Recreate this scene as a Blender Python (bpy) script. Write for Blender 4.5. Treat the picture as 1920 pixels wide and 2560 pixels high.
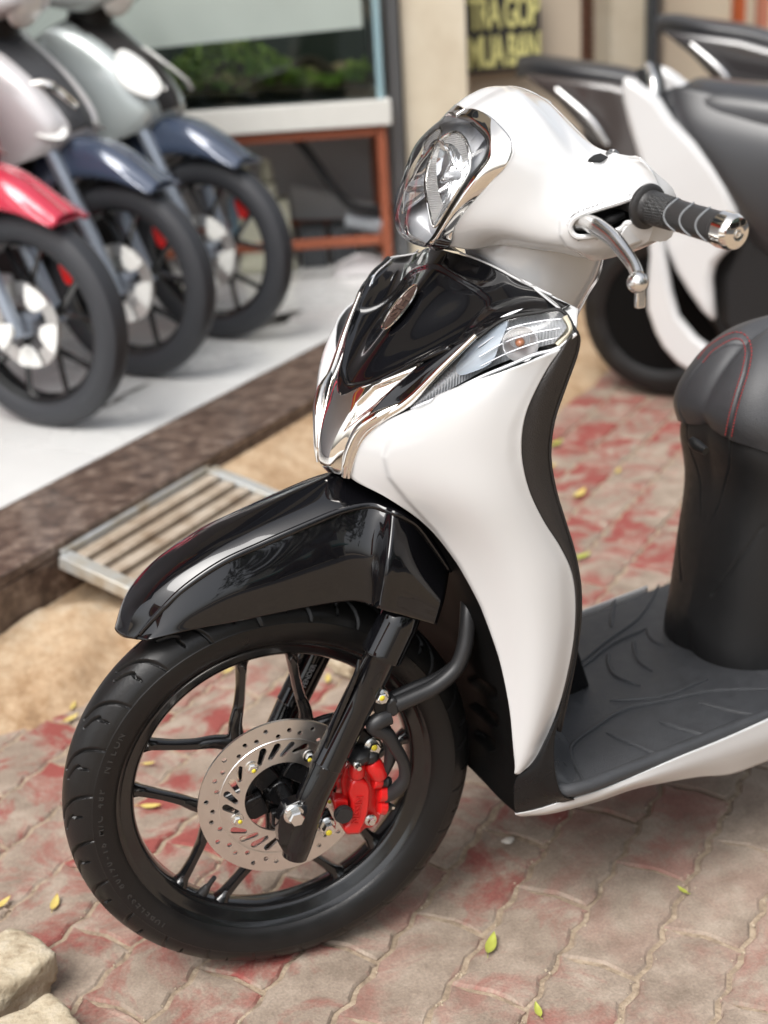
import bpy, bmesh, math, random
import numpy as np
from mathutils import Vector, Matrix, noise as mnoise
from mathutils.geometry import delaunay_2d_cdt, tessellate_polygon
random.seed(7); rng = np.random.default_rng(7)
for o in list(bpy.data.objects): bpy.data.objects.remove(o)
SC = bpy.context.scene; COL = SC.collection
PI = math.pi; rad = math.radians

# ------------------------------------------------------------------ camera
CAM = np.array([-0.3286, -1.5894, 1.2960]); YAW, PIT, ROL = rad(17.597), rad(21.968), rad(-3.4536); FPX = 3550.0
def cam_axes():
    F = np.array([math.sin(YAW)*math.cos(PIT), math.cos(YAW)*math.cos(PIT), -math.sin(PIT)])
    R0 = np.array([math.cos(YAW), -math.sin(YAW), 0.0]); D0 = np.cross(F, R0)
    return math.cos(ROL)*R0-math.sin(ROL)*D0, math.cos(ROL)*D0+math.sin(ROL)*R0, F
CR, CD, CF = cam_axes()
cd = bpy.data.cameras.new('camera'); cam = bpy.data.objects.new('camera', cd); COL.objects.link(cam)
m = Matrix.Identity(4)
for i in range(3):
    m[i][0] = CR[i]; m[i][1] = -CD[i]; m[i][2] = -CF[i]; m[i][3] = CAM[i]
cam.matrix_world = m
cd.sensor_fit = 'HORIZONTAL'; cd.sensor_width = 24.0; cd.lens = 24.0*FPX/1920
cd.clip_start = 0.05; cd.clip_end = 400
cd.dof.use_dof = True; cd.dof.focus_distance = 1.70; cd.dof.aperture_fstop = 2.8
SC.camera = cam

# ------------------------------------------------------------------ light (bright, thinly overcast day)
SUN_EL, SUN_AZ = rad(56), rad(215)          # direction the sun stands in (azimuth from +X towards +Y)
w = bpy.data.worlds.new('World'); SC.world = w; w.use_nodes = True
nt = w.node_tree; nt.nodes.clear()
sky = nt.nodes.new('ShaderNodeTexSky'); sky.sky_type = 'NISHITA'; sky.sun_disc = False
sky.sun_elevation = SUN_EL; sky.sun_rotation = PI/2-SUN_AZ
sky.air_density = 1.0; sky.dust_density = 4.0; sky.ozone_density = 1.0
hs = nt.nodes.new('ShaderNodeHueSaturation'); hs.inputs['Saturation'].default_value = 0.28
bg = nt.nodes.new('ShaderNodeBackground'); bg.inputs['Strength'].default_value = 0.15
wo = nt.nodes.new('ShaderNodeOutputWorld')
nt.links.new(sky.outputs[0], hs.inputs['Color']); nt.links.new(hs.outputs[0], bg.inputs[0]); nt.links.new(bg.outputs[0], wo.inputs[0])
sl = bpy.data.lights.new('sun', 'SUN'); sl.energy = 1.5; sl.angle = rad(35); sl.color = (1.0, 0.975, 0.94)
sun = bpy.data.objects.new('sun', sl); COL.objects.link(sun)
sd = Vector((math.cos(SUN_EL)*math.cos(SUN_AZ), math.cos(SUN_EL)*math.sin(SUN_AZ), math.sin(SUN_EL)))
sun.rotation_euler = sd.to_track_quat('Z', 'Y').to_euler(); sun.location = sd*20
SC.view_settings.view_transform = 'Standard'; SC.view_settings.look = 'None'
SC.view_settings.exposure = 0.78; SC.view_settings.gamma = 1.0; SC.view_settings.use_curve_mapping = False
SC.render.engine = 'CYCLES'
SC.cycles.max_bounces = 10; SC.cycles.transparent_max_bounces = 12; SC.cycles.glossy_bounces = 6
SC.cycles.caustics_reflective = False; SC.cycles.caustics_refractive = False

# ------------------------------------------------------------------ frames of reference (metres)
# world: X to the scooter's rear (front wheel's plane), Y away from its left side, Z up; front axle above the origin
def ray(x, y):
    return CR*(x-960)/FPX+CD*(y-1280)/FPX+CF
class Frame:
    """vertical plane family: origin o, heading a (unit XY); S(px,py,y) = point of the sight line at lateral offset y"""
    def __init__(s, o, ang):
        s.o = np.array([o[0], o[1], 0.0]); s.ang = ang
        s.a = np.array([math.cos(ang), math.sin(ang), 0.0]); s.n = np.array([-math.sin(ang), math.cos(ang), 0.0])
    def P(s, x, y, yb):
        d = ray(x, y); t = (yb-(CAM-s.o)@s.n)/(d@s.n); return CAM+t*d
    def L(s, xb, yb, z): return s.o+s.a*xb+s.n*yb+np.array([0, 0, z])
    def loc(s, P):
        q = np.asarray(P)-s.o; return np.array([q@s.a, q@s.n, q[2]])
    def mir(s, P):
        q = np.asarray(P)-s.o; return s.o+q-2*(q@s.n)*s.n
ST = Frame((0, 0), 0.0)                 # steered front end
BD = Frame((0.2, 0), rad(11.0))         # body, front wheel turned a little to the left of it
def Zp(x, y, z):
    d = ray(x, y); t = (z-CAM[2])/d[2]; return CAM+t*d
E1 = np.array([math.cos(rad(43.2)), math.sin(rad(43.2)), 0]); E2 = np.array([-E1[1], E1[0], 0])
def EE(a, b, z=0.0): return E1*a+E2*b+np.array([0, 0, z])

# ------------------------------------------------------------------ helpers
def link(o, parent=None):
    COL.objects.link(o)
    if parent is not None: o.parent = parent
    return o
def empty(name, loc=(0, 0, 0), label=None, cat=None, group=None):
    o = bpy.data.objects.new(name, None); o.location = loc; o.empty_display_size = 0.05; COL.objects.link(o)
    tag(o, label, cat, group); return o
def tag(o, label=None, cat=None, group=None, kind=None):
    if label: o['label'] = label
    if cat: o['category'] = cat
    if group: o['group'] = group
    if kind: o['kind'] = kind
    return o
def mesh(name, V, F, mat, parent=None, smooth=True, angle=None):
    me = bpy.data.meshes.new(name); me.from_pydata([tuple(map(float, v)) for v in V], [], [tuple(map(int, f)) for f in F]); me.update()
    o = bpy.data.objects.new(name, me)
    if mat: me.materials.append(mat)
    if smooth:
        me.shade_smooth()
        if angle: me.set_sharp_from_angle(angle=rad(angle))
    q = parent; pl = Vector((0, 0, 0))
    while q is not None: pl += Vector(q.location); q = q.parent
    if pl.length > 0: me.transform(Matrix.Translation(-pl))
    return link(o, parent)
def loose(name, V, F, mat, smooth=True, angle=None):       # top-level mesh whose origin sits at its own base
    V = np.asarray(V, float); c = np.array([V[:, 0].mean(), V[:, 1].mean(), V[:, 2].min()])
    o = mesh(name, V-c, F, mat, None, smooth, angle); o.location = c; return o
def cr1(P, n, closed=False, ghost=None):
    """Catmull-Rom through P, n samples"""
    P = np.asarray(P, float); k = len(P)
    if k == 2: return P[0]+(P[1]-P[0])*np.linspace(0, 1, n)[:, None]
    if closed:
        t = np.arange(n)/n*k; i = np.floor(t).astype(int); f = (t-i)[:, None]
        p0, p1, p2, p3 = P[(i-1) % k], P[i % k], P[(i+1) % k], P[(i+2) % k]
    else:
        t = np.linspace(0, k-1, n); i = np.minimum(np.floor(t).astype(int), k-2); f = (t-i)[:, None]
        E = np.vstack([2*P[0]-P[1] if ghost is None else ghost, P, 2*P[-1]-P[-2]])
        p0, p1, p2, p3 = E[i], E[i+1], E[i+2], E[i+3]
    return 0.5*(2*p1+(p2-p0)*f+(2*p0-5*p1+4*p2-p3)*f**2+(3*p1-p0-3*p2+p3)*f**3)
def inpoly(q, poly):
    x, y = q; c = False; n = len(poly); j = n-1
    for i in range(n):
        xi, yi = poly[i]; xj, yj = poly[j]
        if (yi > y) != (yj > y) and x < (xj-xi)*(y-yi)/(yj-yi)+xi: c = not c
        j = i
    return c
def nearpoly(q, poly):
    q = np.asarray(q, float); P = np.asarray(poly, float); Q = np.roll(P, -1, 0); d = Q-P
    t = np.clip(((q-P)*d).sum(1)/np.maximum((d*d).sum(1), 1e-9), 0, 1); N = P+t[:, None]*d
    r = np.hypot(*(N-q).T); i = r.argmin(); return N[i], r[i]
def inset(poly, depth, soft):
    poly = [tuple(map(float, p)) for p in poly]
    bb = np.array(poly); lo = bb.min(0)-soft; hi = bb.max(0)+soft
    def f(x, y):
        if x < lo[0] or y < lo[1] or x > hi[0] or y > hi[1] or not inpoly((x, y), poly): return 0.0
        t = min(1.0, nearpoly((x, y), poly)[1]/soft); return depth*t*t*(3-2*t)
    return f
def gridF(nu, nv, closed_u=False):
    F = []
    for i in range(nu-1):
        for j in range(nv-1):
            a = i*nv+j; F.append((a, a+1, a+nv+1, a+nv))
    return F
def fix_out(V, F, inner):
    V = np.asarray(V); s = 0.0
    for f in F[::max(1, len(F)//200)]:
        a, b, c = V[f[0]], V[f[1]], V[f[2]]; n = np.cross(b-a, V[f[-1]]-a); s += n@((a+c)/2-inner)
    return F if s > 0 else [f[::-1] for f in F]
def vnormals(V, F):
    N = np.zeros_like(V)
    for f in F:
        n = np.cross(V[f[2]]-V[f[0]], V[f[-1]]-V[f[1]] if len(f) == 4 else V[f[2]]-V[f[1]])
        for i in f: N[i] += n
    return N/np.maximum(np.linalg.norm(N, axis=1), 1e-12)[:, None]
def panel(name, rows, fr, mat, parent, inner, nu=40, nv=40, mirror=None, thick=0.003, bumps=(), hole=None, angle=None, relax=0):
    """skin through rows of (px, py, lateral offset): each sample is put at its own distance on its sight line.
    mirror='weld' adds the far half to the same mesh, mirror='copy' makes the far half an object of its own"""
    R3 = []
    for r in rows:
        r = np.asarray(r, float); q = np.array([fr.P(*c) for c in r])
        R3.append(cr1(q, nv, False, fr.mir(q[1]) if mirror and abs(r[0][2]) < 1e-6 else None))
    G = np.array(R3); V = np.stack([cr1(G[:, j], nu) for j in range(nv)], 1).reshape(-1, 3)
    if relax:                                   # even out the skin between its fixed edges
        A = V.reshape(nu, nv, 3); c0 = mirror and np.abs((A[:, 0]-fr.o)@fr.n).max() < 1e-5
        for _ in range(relax):
            B = A.copy(); B[1:-1, 1:-1] = .5*A[1:-1, 1:-1]+.125*(A[:-2, 1:-1]+A[2:, 1:-1]+A[1:-1, :-2]+A[1:-1, 2:])
            if c0:
                m1 = A[1:-1, 1].copy(); m1 -= ((m1-fr.o)@fr.n)[:, None]*fr.n; B[1:-1, 0] = .5*A[1:-1, 0]+.125*(A[:-2, 0]+A[2:, 0])+.25*m1
            A = B
        V = A.reshape(-1, 3)
    F = gridF(nu, nv); d = V-CAM; zz = d@CF; S = np.stack([960+FPX*(d@CR)/zz, 1280+FPX*(d@CD)/zz], 1)
    if hole is not None:
        ins = np.array([inpoly(q, hole) for q in S]); C0 = fr.o
        F = [f for f in F if not all(ins[list(f)])]
        for i in set(i for f in F for i in f):
            if ins[i]:
                t = nearpoly(S[i], hole)[0]; V[i] = fr.P(t[0], t[1], (V[i]-fr.o)@fr.n); S[i] = t
    F = fix_out(V, F, np.asarray(inner))
    if bumps:
        NN = vnormals(V, F)
        if mirror:
            lat = (V-fr.o)@fr.n; cen = np.abs(lat) < 1e-6; NN[cen] -= (NN[cen]@fr.n)[:, None]*fr.n; NN[cen] /= np.linalg.norm(NN[cen], axis=1)[:, None]
        D = np.array([sum(b(q[0], q[1]) for b in bumps) for q in S]); V = V+NN*D[:, None]
    out = []
    def make(V, F, nm):
        used = sorted(set(i for f in F for i in f)); mp = {k: i for i, k in enumerate(used)}
        o = mesh(nm, [V[i] for i in used], [[mp[i] for i in f] for f in F], mat, parent, True, angle)
        bm = bmesh.new(); bm.from_mesh(o.data); bmesh.ops.remove_doubles(bm, verts=bm.verts, dist=2e-4)
        bm.to_mesh(o.data); bm.free(); o.data.shade_smooth()
        if angle: o.data.set_sharp_from_angle(angle=rad(angle))
        if thick:
            md = o.modifiers.new('shell', 'SOLIDIFY'); md.thickness = thick; md.offset = -1
        return o
    if mirror:
        VM = np.array([fr.mir(v) for v in V]); FM = [f[::-1] for f in F]
        if mirror == 'weld':
            n = len(V); return make(np.vstack([V, VM]), F+[tuple(i+n for i in f) for f in FM], name)
        return make(V, F, name), make(VM, FM, name)
    return make(V, F, name)
def loft3(name, rows, mat, parent, inner=None, nu=24, nv=24, thick=0.0, angle=None, bumps=()):
    rows = [cr1(r, nv) for r in rows]; G = np.array(rows)
    V = np.stack([cr1(G[:, j], nu) for j in range(nv)], 1).reshape(-1, 3); F = gridF(nu, nv)
    if inner is not None: F = fix_out(V, F, np.asarray(inner))
    if bumps:
        d = V-CAM; zz = d@CF; S = np.stack([960+FPX*(d@CR)/zz, 1280+FPX*(d@CD)/zz], 1); V = V+vnormals(V, F)*np.array([sum(b(*q) for b in bumps) for q in S])[:, None]
    o = mesh(name, V, F, mat, parent, True, angle)
    if thick:
        md = o.modifiers.new('shell', 'SOLIDIFY'); md.thickness = thick; md.offset = -1
    return o
def perp(t):
    t = t/np.linalg.norm(t); a = np.array([0, 0, 1.0]) if abs(t[2]) < 0.9 else np.array([1.0, 0, 0])
    u = np.cross(t, a); u /= np.linalg.norm(u); return u, np.cross(t, u)
def tubeVF(P, r, seg=12, n=None, cap=True, flat=None):
    P = np.asarray(P, float)
    if n: 
        R = np.interp(np.linspace(0, 1, n), np.linspace(0, 1, len(r)) if hasattr(r, '__len__') else [0, 1], r if hasattr(r, '__len__') else [r, r]); P = cr1(P, n)
    else: R = np.asarray(r if hasattr(r, '__len__') else [r]*len(P), float)
    T = np.gradient(P, axis=0); V = []; u = None
    for i, p in enumerate(P):
        t = T[i]/max(np.linalg.norm(T[i]), 1e-9)
        if u is None: u, v = perp(t)
        else:
            u = u-t*(u@t); u /= np.linalg.norm(u); v = np.cross(t, u)
        for k in range(seg):
            a = 2*PI*k/seg; V.append(p+R[i]*(math.cos(a)*u+math.sin(a)*v))
    F = []
    for i in range(len(P)-1):
        for k in range(seg):
            a = i*seg+k; b = i*seg+(k+1) % seg; F.append((a, b, b+seg, a+seg))
    if cap:
        F.append(tuple(range(seg))[::-1]); F.append(tuple((len(P)-1)*seg+k for k in range(seg)))
    return V, F
def tube(name, P, r, mat, parent=None, seg=12, n=None, angle=40):
    V, F = tubeVF(P, r, seg, n); return mesh(name, V, F, mat, parent, True, angle)
def joinVF(parts):
    V, F = [], []
    for v, f in parts:
        k = len(V); V += list(v); F += [tuple(i+k for i in q) for q in f]
    return V, F
def latheVF(prof, A, axis, seg=48, closed=False, a0=0, a1=2*PI):
    """prof: (h, r) along axis from A"""
    axis = np.asarray(axis, float)/np.linalg.norm(axis); u, v = perp(axis); V = []; n = len(prof)
    for k in range(seg):
        a = a0+(a1-a0)*k/seg
        for h, r in prof: V.append(A+axis*h+r*(math.cos(a)*u+math.sin(a)*v))
    F = []
    for k in range(seg):
        for i in range(n-1 if not closed else n):
            a = k*n+i; b = k*n+(i+1) % n; c = ((k+1) % seg)*n+(i+1) % n; d = ((k+1) % seg)*n+i; F.append((a, d, c, b))
    return V, F
def lathe(name, prof, A, axis, mat, parent=None, seg=48, closed=False, angle=35):
    V, F = latheVF(prof, np.asarray(A, float), axis, seg, closed); return mesh(name, V, F, mat, parent, True, angle)
def boxVF(c, ax, h):
    c = np.asarray(c, float); V = []
    for sx in (-1, 1):
        for sy in (-1, 1):
            for sz in (-1, 1): V.append(c+ax[0]*h[0]*sx+ax[1]*h[1]*sy+ax[2]*h[2]*sz)
    return V, [(0, 1, 3, 2), (4, 6, 7, 5), (0, 4, 5, 1), (2, 3, 7, 6), (0, 2, 6, 4), (1, 5, 7, 3)]
def bevel(o, wd, seg=2, ang=30):
    md = o.modifiers.new('edge', 'BEVEL'); md.width = wd; md.segments = seg; md.limit_method = 'ANGLE'; md.angle_limit = rad(ang); return o
def box(name, c, ax, h, mat, parent=None, bev=0.0):
    V, F = boxVF(c, ax, h); o = mesh(name, V, F, mat, parent, True, 30)
    if bev: bevel(o, bev)
    return o
AX = (np.array([1.0, 0, 0]), np.array([0, 1.0, 0]), np.array([0, 0, 1.0]))
EAX = (E1, E2, AX[2])
def prismVF(top, d):
    """top: ordered 3D loop, d: extrusion vector"""
    n = len(top); V = list(top)+[p+d for p in top]
    tri = tessellate_polygon([[Vector(p) for p in top]])
    F = [tuple(t) for t in tri]+[tuple(i+n for i in t[::-1]) for t in tri]+[(i, i+n, (i+1) % n+n, (i+1) % n) for i in range(n)]
    return V, F
def prism(name, top, d, mat, parent=None, bev=0.0, smooth_n=0):
    top = [np.asarray(p, float) for p in (cr1(top, smooth_n, True) if smooth_n else top)]
    V, F = prismVF(top, np.asarray(d, float)); me = mesh(name, V, F, mat, parent, True, 30)
    bm = bmesh.new(); bm.from_mesh(me.data); bmesh.ops.recalc_face_normals(bm, faces=bm.faces); bmesh.ops.dissolve_limit(bm, angle_limit=rad(1), verts=bm.verts, edges=bm.edges); bm.to_mesh(me.data); bm.free()
    me.data.shade_smooth(); me.data.set_sharp_from_angle(angle=rad(30))
    if bev: bevel(me, bev)
    return me
def plateVF(outer, holes, P3, thick):
    """2D plate with holes through constrained Delaunay; P3 maps (x,y,h) to 3D"""
    pts, edges = [], []
    for lp in [outer]+holes:
        k = len(pts); pts += [Vector(p) for p in lp]; edges += [(k+i, k+(i+1) % len(lp)) for i in range(len(lp))]
    vo, eo, fo, *_ = delaunay_2d_cdt(pts, edges, [], 1, 1e-6)
    F2 = []
    for f in fo:
        c = sum((vo[i] for i in f), Vector((0, 0)))/len(f)
        if not any(inpoly(c, h) for h in holes): F2.append(tuple(f))
    n = len(vo); V = [P3(v.x, v.y, 0) for v in vo]+[P3(v.x, v.y, thick) for v in vo]
    F = list(F2)+[tuple(i+n for i in f[::-1]) for f in F2]
    cnt = {}
    for f in F2:
        for i in range(len(f)): cnt[(f[i], f[(i+1) % len(f)])] = 1
    for (a, b) in cnt:
        if (b, a) not in cnt: F.append((b, a, a+n, b+n))
    return V, F
def textVF(s, size, extrude, space=1.0):
    cu = bpy.data.curves.new('t', 'FONT'); cu.body = s; cu.size = size; cu.extrude = extrude; cu.space_character = space
    cu.resolution_u = 3; cu.offset = size*.02; cu.align_x = 'CENTER'; cu.align_y = 'CENTER'
    o = bpy.data.objects.new('t', cu); COL.objects.link(o); dg = bpy.context.evaluated_depsgraph_get()
    me = bpy.data.meshes.new_from_object(o.evaluated_get(dg))
    V = [np.array(v.co) for v in me.vertices]; F = [tuple(p.vertices) for p in me.polygons]
    bpy.data.objects.remove(o); bpy.data.curves.remove(cu); bpy.data.meshes.remove(me); return V, F
def textmesh(name, s, size, ext, org, ux, uy, mat, parent, space=1.0, fit=None):
    V, F = textVF(s, size, ext, space)
    if fit:
        w_ = max(v[0] for v in V)-min(v[0] for v in V); V = [np.array([v[0]*fit/w_, v[1], v[2]]) for v in V]
    ux = ux/np.linalg.norm(ux); uy = uy/np.linalg.norm(uy); un = np.cross(ux, uy)
    return mesh(name, [org+ux*v[0]+uy*v[1]+un*v[2] for v in V], F, mat, parent, False)

# ------------------------------------------------------------------ materials
def mat(name, col=(.5, .5, .5), rough=.5, metal=0.0, coat=0.0, coat_r=.03, spec=.5, var=0.0, vscale=20, bump=0.0, bscale=200, rvar=0.0, trans=0.0, ior=1.45, sheen=0.0, emit=None):
    M = bpy.data.materials.new(name); M.use_nodes = True; t = M.node_tree; b = t.nodes['Principled BSDF']
    b.inputs['Base Color'].default_value = (*col, 1); b.inputs['Roughness'].default_value = rough; b.inputs['Metallic'].default_value = metal
    b.inputs['Coat Weight'].default_value = coat; b.inputs['Coat Roughness'].default_value = coat_r; b.inputs['Specular IOR Level'].default_value = spec
    b.inputs['Transmission Weight'].default_value = trans; b.inputs['IOR'].default_value = ior; b.inputs['Sheen Weight'].default_value = sheen
    tc = t.nodes.new('ShaderNodeTexCoord'); oi = t.nodes.new('ShaderNodeObjectInfo')
    if var or rvar:
        n = t.nodes.new('ShaderNodeTexNoise'); n.inputs['Scale'].default_value = vscale; n.inputs['Detail'].default_value = 6
        t.links.new(tc.outputs['Object'], n.inputs['Vector'])
        if var:
            mx = t.nodes.new('ShaderNodeMix'); mx.data_type = 'RGBA'
            mx.inputs[6].default_value = (*[c*(1-var) for c in col], 1); mx.inputs[7].default_value = (*[min(1, c*(1+var)) for c in col], 1)
            t.links.new(n.outputs['Fac'], mx.inputs[0]); t.links.new(mx.outputs[2], b.inputs['Base Color'])
        if rvar:
            mr = t.nodes.new('ShaderNodeMapRange'); mr.inputs[1].default_value = .3; mr.inputs[2].default_value = .7
            mr.inputs[3].default_value = max(0, rough-rvar); mr.inputs[4].default_value = min(1, rough+rvar)
            t.links.new(n.outputs['Fac'], mr.inputs[0]); t.links.new(mr.outputs[0], b.inputs['Roughness'])
    if bump:
        n2 = t.nodes.new('ShaderNodeTexNoise'); n2.inputs['Scale'].default_value = bscale; n2.inputs['Detail'].default_value = 4
        bp = t.nodes.new('ShaderNodeBump'); bp.inputs['Strength'].default_value = bump; bp.inputs['Distance'].default_value = .002
        t.links.new(tc.outputs['Object'], n2.inputs['Vector']); t.links.new(n2.outputs['Fac'], bp.inputs['Height']); t.links.new(bp.outputs[0], b.inputs['Normal'])
    if emit:
        b.inputs['Emission Color'].default_value = (*emit[:3], 1); b.inputs['Emission Strength'].default_value = emit[3]
    return M
def N(M, kind, **kw):
    n = M.node_tree.nodes.new(kind)
    for k, v in kw.items(): setattr(n, k, v)
    return n
def lk(M, a, b): M.node_tree.links.new(a, b)
def clear_glass(name, tint=(.97, .98, 1), refl=1.0):
    M = bpy.data.materials.new(name); M.use_nodes = True; t = M.node_tree; t.nodes.clear()
    tr = t.nodes.new('ShaderNodeBsdfTransparent'); tr.inputs[0].default_value = (*tint, 1)
    gl = t.nodes.new('ShaderNodeBsdfGlossy'); gl.inputs['Roughness'].default_value = .02
    fr = t.nodes.new('ShaderNodeFresnel'); fr.inputs[0].default_value = 1.5
    mu = t.nodes.new('ShaderNodeMath'); mu.operation = 'MULTIPLY'; mu.inputs[1].default_value = refl
    mx = t.nodes.new('ShaderNodeMixShader'); ou = t.nodes.new('ShaderNodeOutputMaterial')
    t.links.new(fr.outputs[0], mu.inputs[0]); t.links.new(mu.outputs[0], mx.inputs[0]); t.links.new(tr.outputs[0], mx.inputs[1]); t.links.new(gl.outputs[0], mx.inputs[2]); t.links.new(mx.outputs[0], ou.inputs[0])
    return M
M_WHITE = mat('pearl_white_paint', (.585, .588, .588), .17, 0, .8, .012, var=.010, vscale=6)
M_BLACK = mat('gloss_black_paint', (.004, .004, .005), .14, 0, 1.0, .010, spec=.12, var=.2, vscale=30)
M_SATIN = mat('satin_black_paint', (.007, .007, .0075), .3, 0, .1, .15, spec=.3, rvar=.08, vscale=60)
M_RIM = mat('satin_black_wheel', (.0065, .0065, .007), .20, 0, .8, .10, spec=.4, rvar=.06, vscale=60)
M_PLAS = mat('black_textured_plastic', (.012, .012, .0125), .45, 0, 0, bump=.25, spec=.4, bscale=900, rvar=.06, vscale=90)
M_INNER = mat('brown_black_grained_plastic', (.030, .027, .026), .42, 0, 0, bump=.5, bscale=600)
M_MAT = mat('dark_grey_floor_rubber', (.044, .046, .050), .42, 0, 0, bump=.6, bscale=800, var=.25, vscale=40, rvar=.1)
M_RUB = mat('tyre_rubber', (.0095, .0092, .0092), .36, 0, 0, spec=.42, var=.3, vscale=25, rvar=.1, bump=.1, bscale=300)
M_SEAT = mat('charcoal_vinyl', (.042, .043, .047), .5, 0, .35, coat_r=.38, bump=.5, bscale=700, var=.15, vscale=30, rvar=.06)
M_CHROME = mat('chrome', (.86, .83, .78), .035, 1.0)
M_ALU = mat('polished_aluminium', (.78, .77, .75), .22, 1.0, rvar=.04, vscale=60)
M_ZINC = mat('zinc_plated_steel', (.78, .78, .76), .22, 1.0)
M_STEEL = mat('brushed_disc_steel', (.74, .72, .69), .33, 1.0, var=.03, vscale=60, rvar=.04)
M_RED = mat('gloss_red_caliper', (.62, .012, .012), .28, 0, .6, .05, var=.06, vscale=60)
M_YEL = mat('yellow_paint_mark', (.75, .62, .05), .5)
M_HOSE = mat('black_hose_rubber', (.02, .02, .021), .42)
M_WELL = mat('matt_black_inner_plastic', (.004, .004, .004), .5, spec=.09)
M_SEATG = mat('glossy_black_vinyl', (.026, .027, .030), .38, 0, .5, .30)
M_DARK = mat('plain_black_plastic', (.008, .008, .008), .5)  # one even near-black colour for housings, seams and small parts
M_REFL = mat('headlight_reflector', (.88, .89, .90), .08, .82)
M_HOUS = mat('grey_headlight_housing', (.74, .75, .77), .22, .12, .5)
M_AMBER = mat('amber_bulb', (.40, .16, .08), .3, 0, .5)
M_REFW = mat('pale_bulb_reflector', (.78, .79, .80), .2, .4, .4)
M_DRL = mat('pale_blue_light_guide', (.60, .68, .76), .25, .1, .6)
M_LENS = clear_glass('clear_lens', (.985, .99, 1.0), 1.0)
M_STITCH = mat('red_thread', (.42, .04, .04), .7)
M_GRIP = mat('black_grip_rubber', (.026, .025, .025), .42, bump=.2, bscale=500)
M_GROOVE = mat('worn_grey_grip_groove', (.20, .21, .22), .45)
def ribbed(name, col, rough, metal, scale, strength, axis=2):
    M = mat(name, col, rough, metal); b = M.node_tree.nodes['Principled BSDF']
    tc = N(M, 'ShaderNodeTexCoord'); wv = N(M, 'ShaderNodeTexWave'); wv.bands_direction = 'XYZ'[axis]; wv.inputs['Scale'].default_value = scale
    bp = N(M, 'ShaderNodeBump'); bp.inputs['Strength'].default_value = strength; bp.inputs['Distance'].default_value = .002
    lk(M, tc.outputs['Object'], wv.inputs['Vector']); lk(M, wv.outputs['Fac'], bp.inputs['Height']); lk(M, bp.outputs[0], b.inputs['Normal']); return M
M_RIBS = ribbed('ribbed_reflector_strip', (.78, .77, .75), .22, .5, 170, .8, 2)
M_RIBX = ribbed('fluted_signal_reflector', (.84, .86, .88), .25, 0.05, 90, .5, 0)
M_KNURL = mat('knurled_grip_rubber', (.028, .028, .028), .45)
def _kn():
    b = M_KNURL.node_tree.nodes['Principled BSDF']; tc = N(M_KNURL, 'ShaderNodeTexCoord'); vo = N(M_KNURL, 'ShaderNodeTexVoronoi'); vo.inputs['Scale'].default_value = 330; vo.inputs['Randomness'].default_value = .15
    bp = N(M_KNURL, 'ShaderNodeBump'); bp.inputs['Strength'].default_value = 1; bp.inputs['Distance'].default_value = .002
    lk(M_KNURL, tc.outputs['Object'], vo.inputs['Vector']); lk(M_KNURL, vo.outputs['Distance'], bp.inputs['Height']); lk(M_KNURL, bp.outputs[0], b.inputs['Normal'])
_kn()
# ================================================================== SETTING
def struct(o): o['kind'] = 'structure'; return o
def noise_mix(M, stops, scale=8, detail=8, rough=.6, coord='geo', dist=0.0, per_obj=False, out='Base Color'):
    """colour ramp over fractal noise in world (geo) or object space"""
    b = M.node_tree.nodes['Principled BSDF']
    n = N(M, 'ShaderNodeTexNoise'); n.inputs['Scale'].default_value = scale; n.inputs['Detail'].default_value = detail; n.inputs['Roughness'].default_value = rough; n.inputs['Distortion'].default_value = dist
    if coord == 'geo': g = N(M, 'ShaderNodeNewGeometry'); src = g.outputs['Position']
    else: g = N(M, 'ShaderNodeTexCoord'); src = g.outputs['Object']
    if per_obj:
        oi = N(M, 'ShaderNodeObjectInfo'); ad = N(M, 'ShaderNodeVectorMath', operation='ADD'); sc = N(M, 'ShaderNodeVectorMath', operation='SCALE'); sc.inputs[3].default_value = 37
        cb = N(M, 'ShaderNodeCombineXYZ'); lk(M, oi.outputs['Random'], cb.inputs[0]); lk(M, oi.outputs['Random'], cb.inputs[1]); lk(M, cb.outputs[0], sc.inputs[0]); lk(M, src, ad.inputs[0]); lk(M, sc.outputs[0], ad.inputs[1]); src = ad.outputs[0]
    lk(M, src, n.inputs['Vector'])
    r = N(M, 'ShaderNodeValToRGB'); e = r.color_ramp.elements
    while len(e) > 1: e.remove(e[-1])
    e[0].position = stops[0][0]; e[0].color = (*stops[0][1], 1)
    for p, c in stops[1:]: q = e.new(p); q.color = (*c, 1)
    lk(M, n.outputs['Fac'], r.inputs[0])
    if out: lk(M, r.outputs[0], b.inputs[out])
    return r, n
def add_bump(M, scale, strength, dist=.004, detail=6, coord='geo'):
    b = M.node_tree.nodes['Principled BSDF']; n = N(M, 'ShaderNodeTexNoise'); n.inputs['Scale'].default_value = scale; n.inputs['Detail'].default_value = detail
    g = N(M, 'ShaderNodeNewGeometry') if coord == 'geo' else N(M, 'ShaderNodeTexCoord'); lk(M, g.outputs['Position' if coord == 'geo' else 'Object'], n.inputs['Vector'])
    bp = N(M, 'ShaderNodeBump'); bp.inputs['Strength'].default_value = strength; bp.inputs['Distance'].default_value = dist
    lk(M, n.outputs['Fac'], bp.inputs['Height']); lk(M, bp.outputs[0], b.inputs['Normal'])
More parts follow.
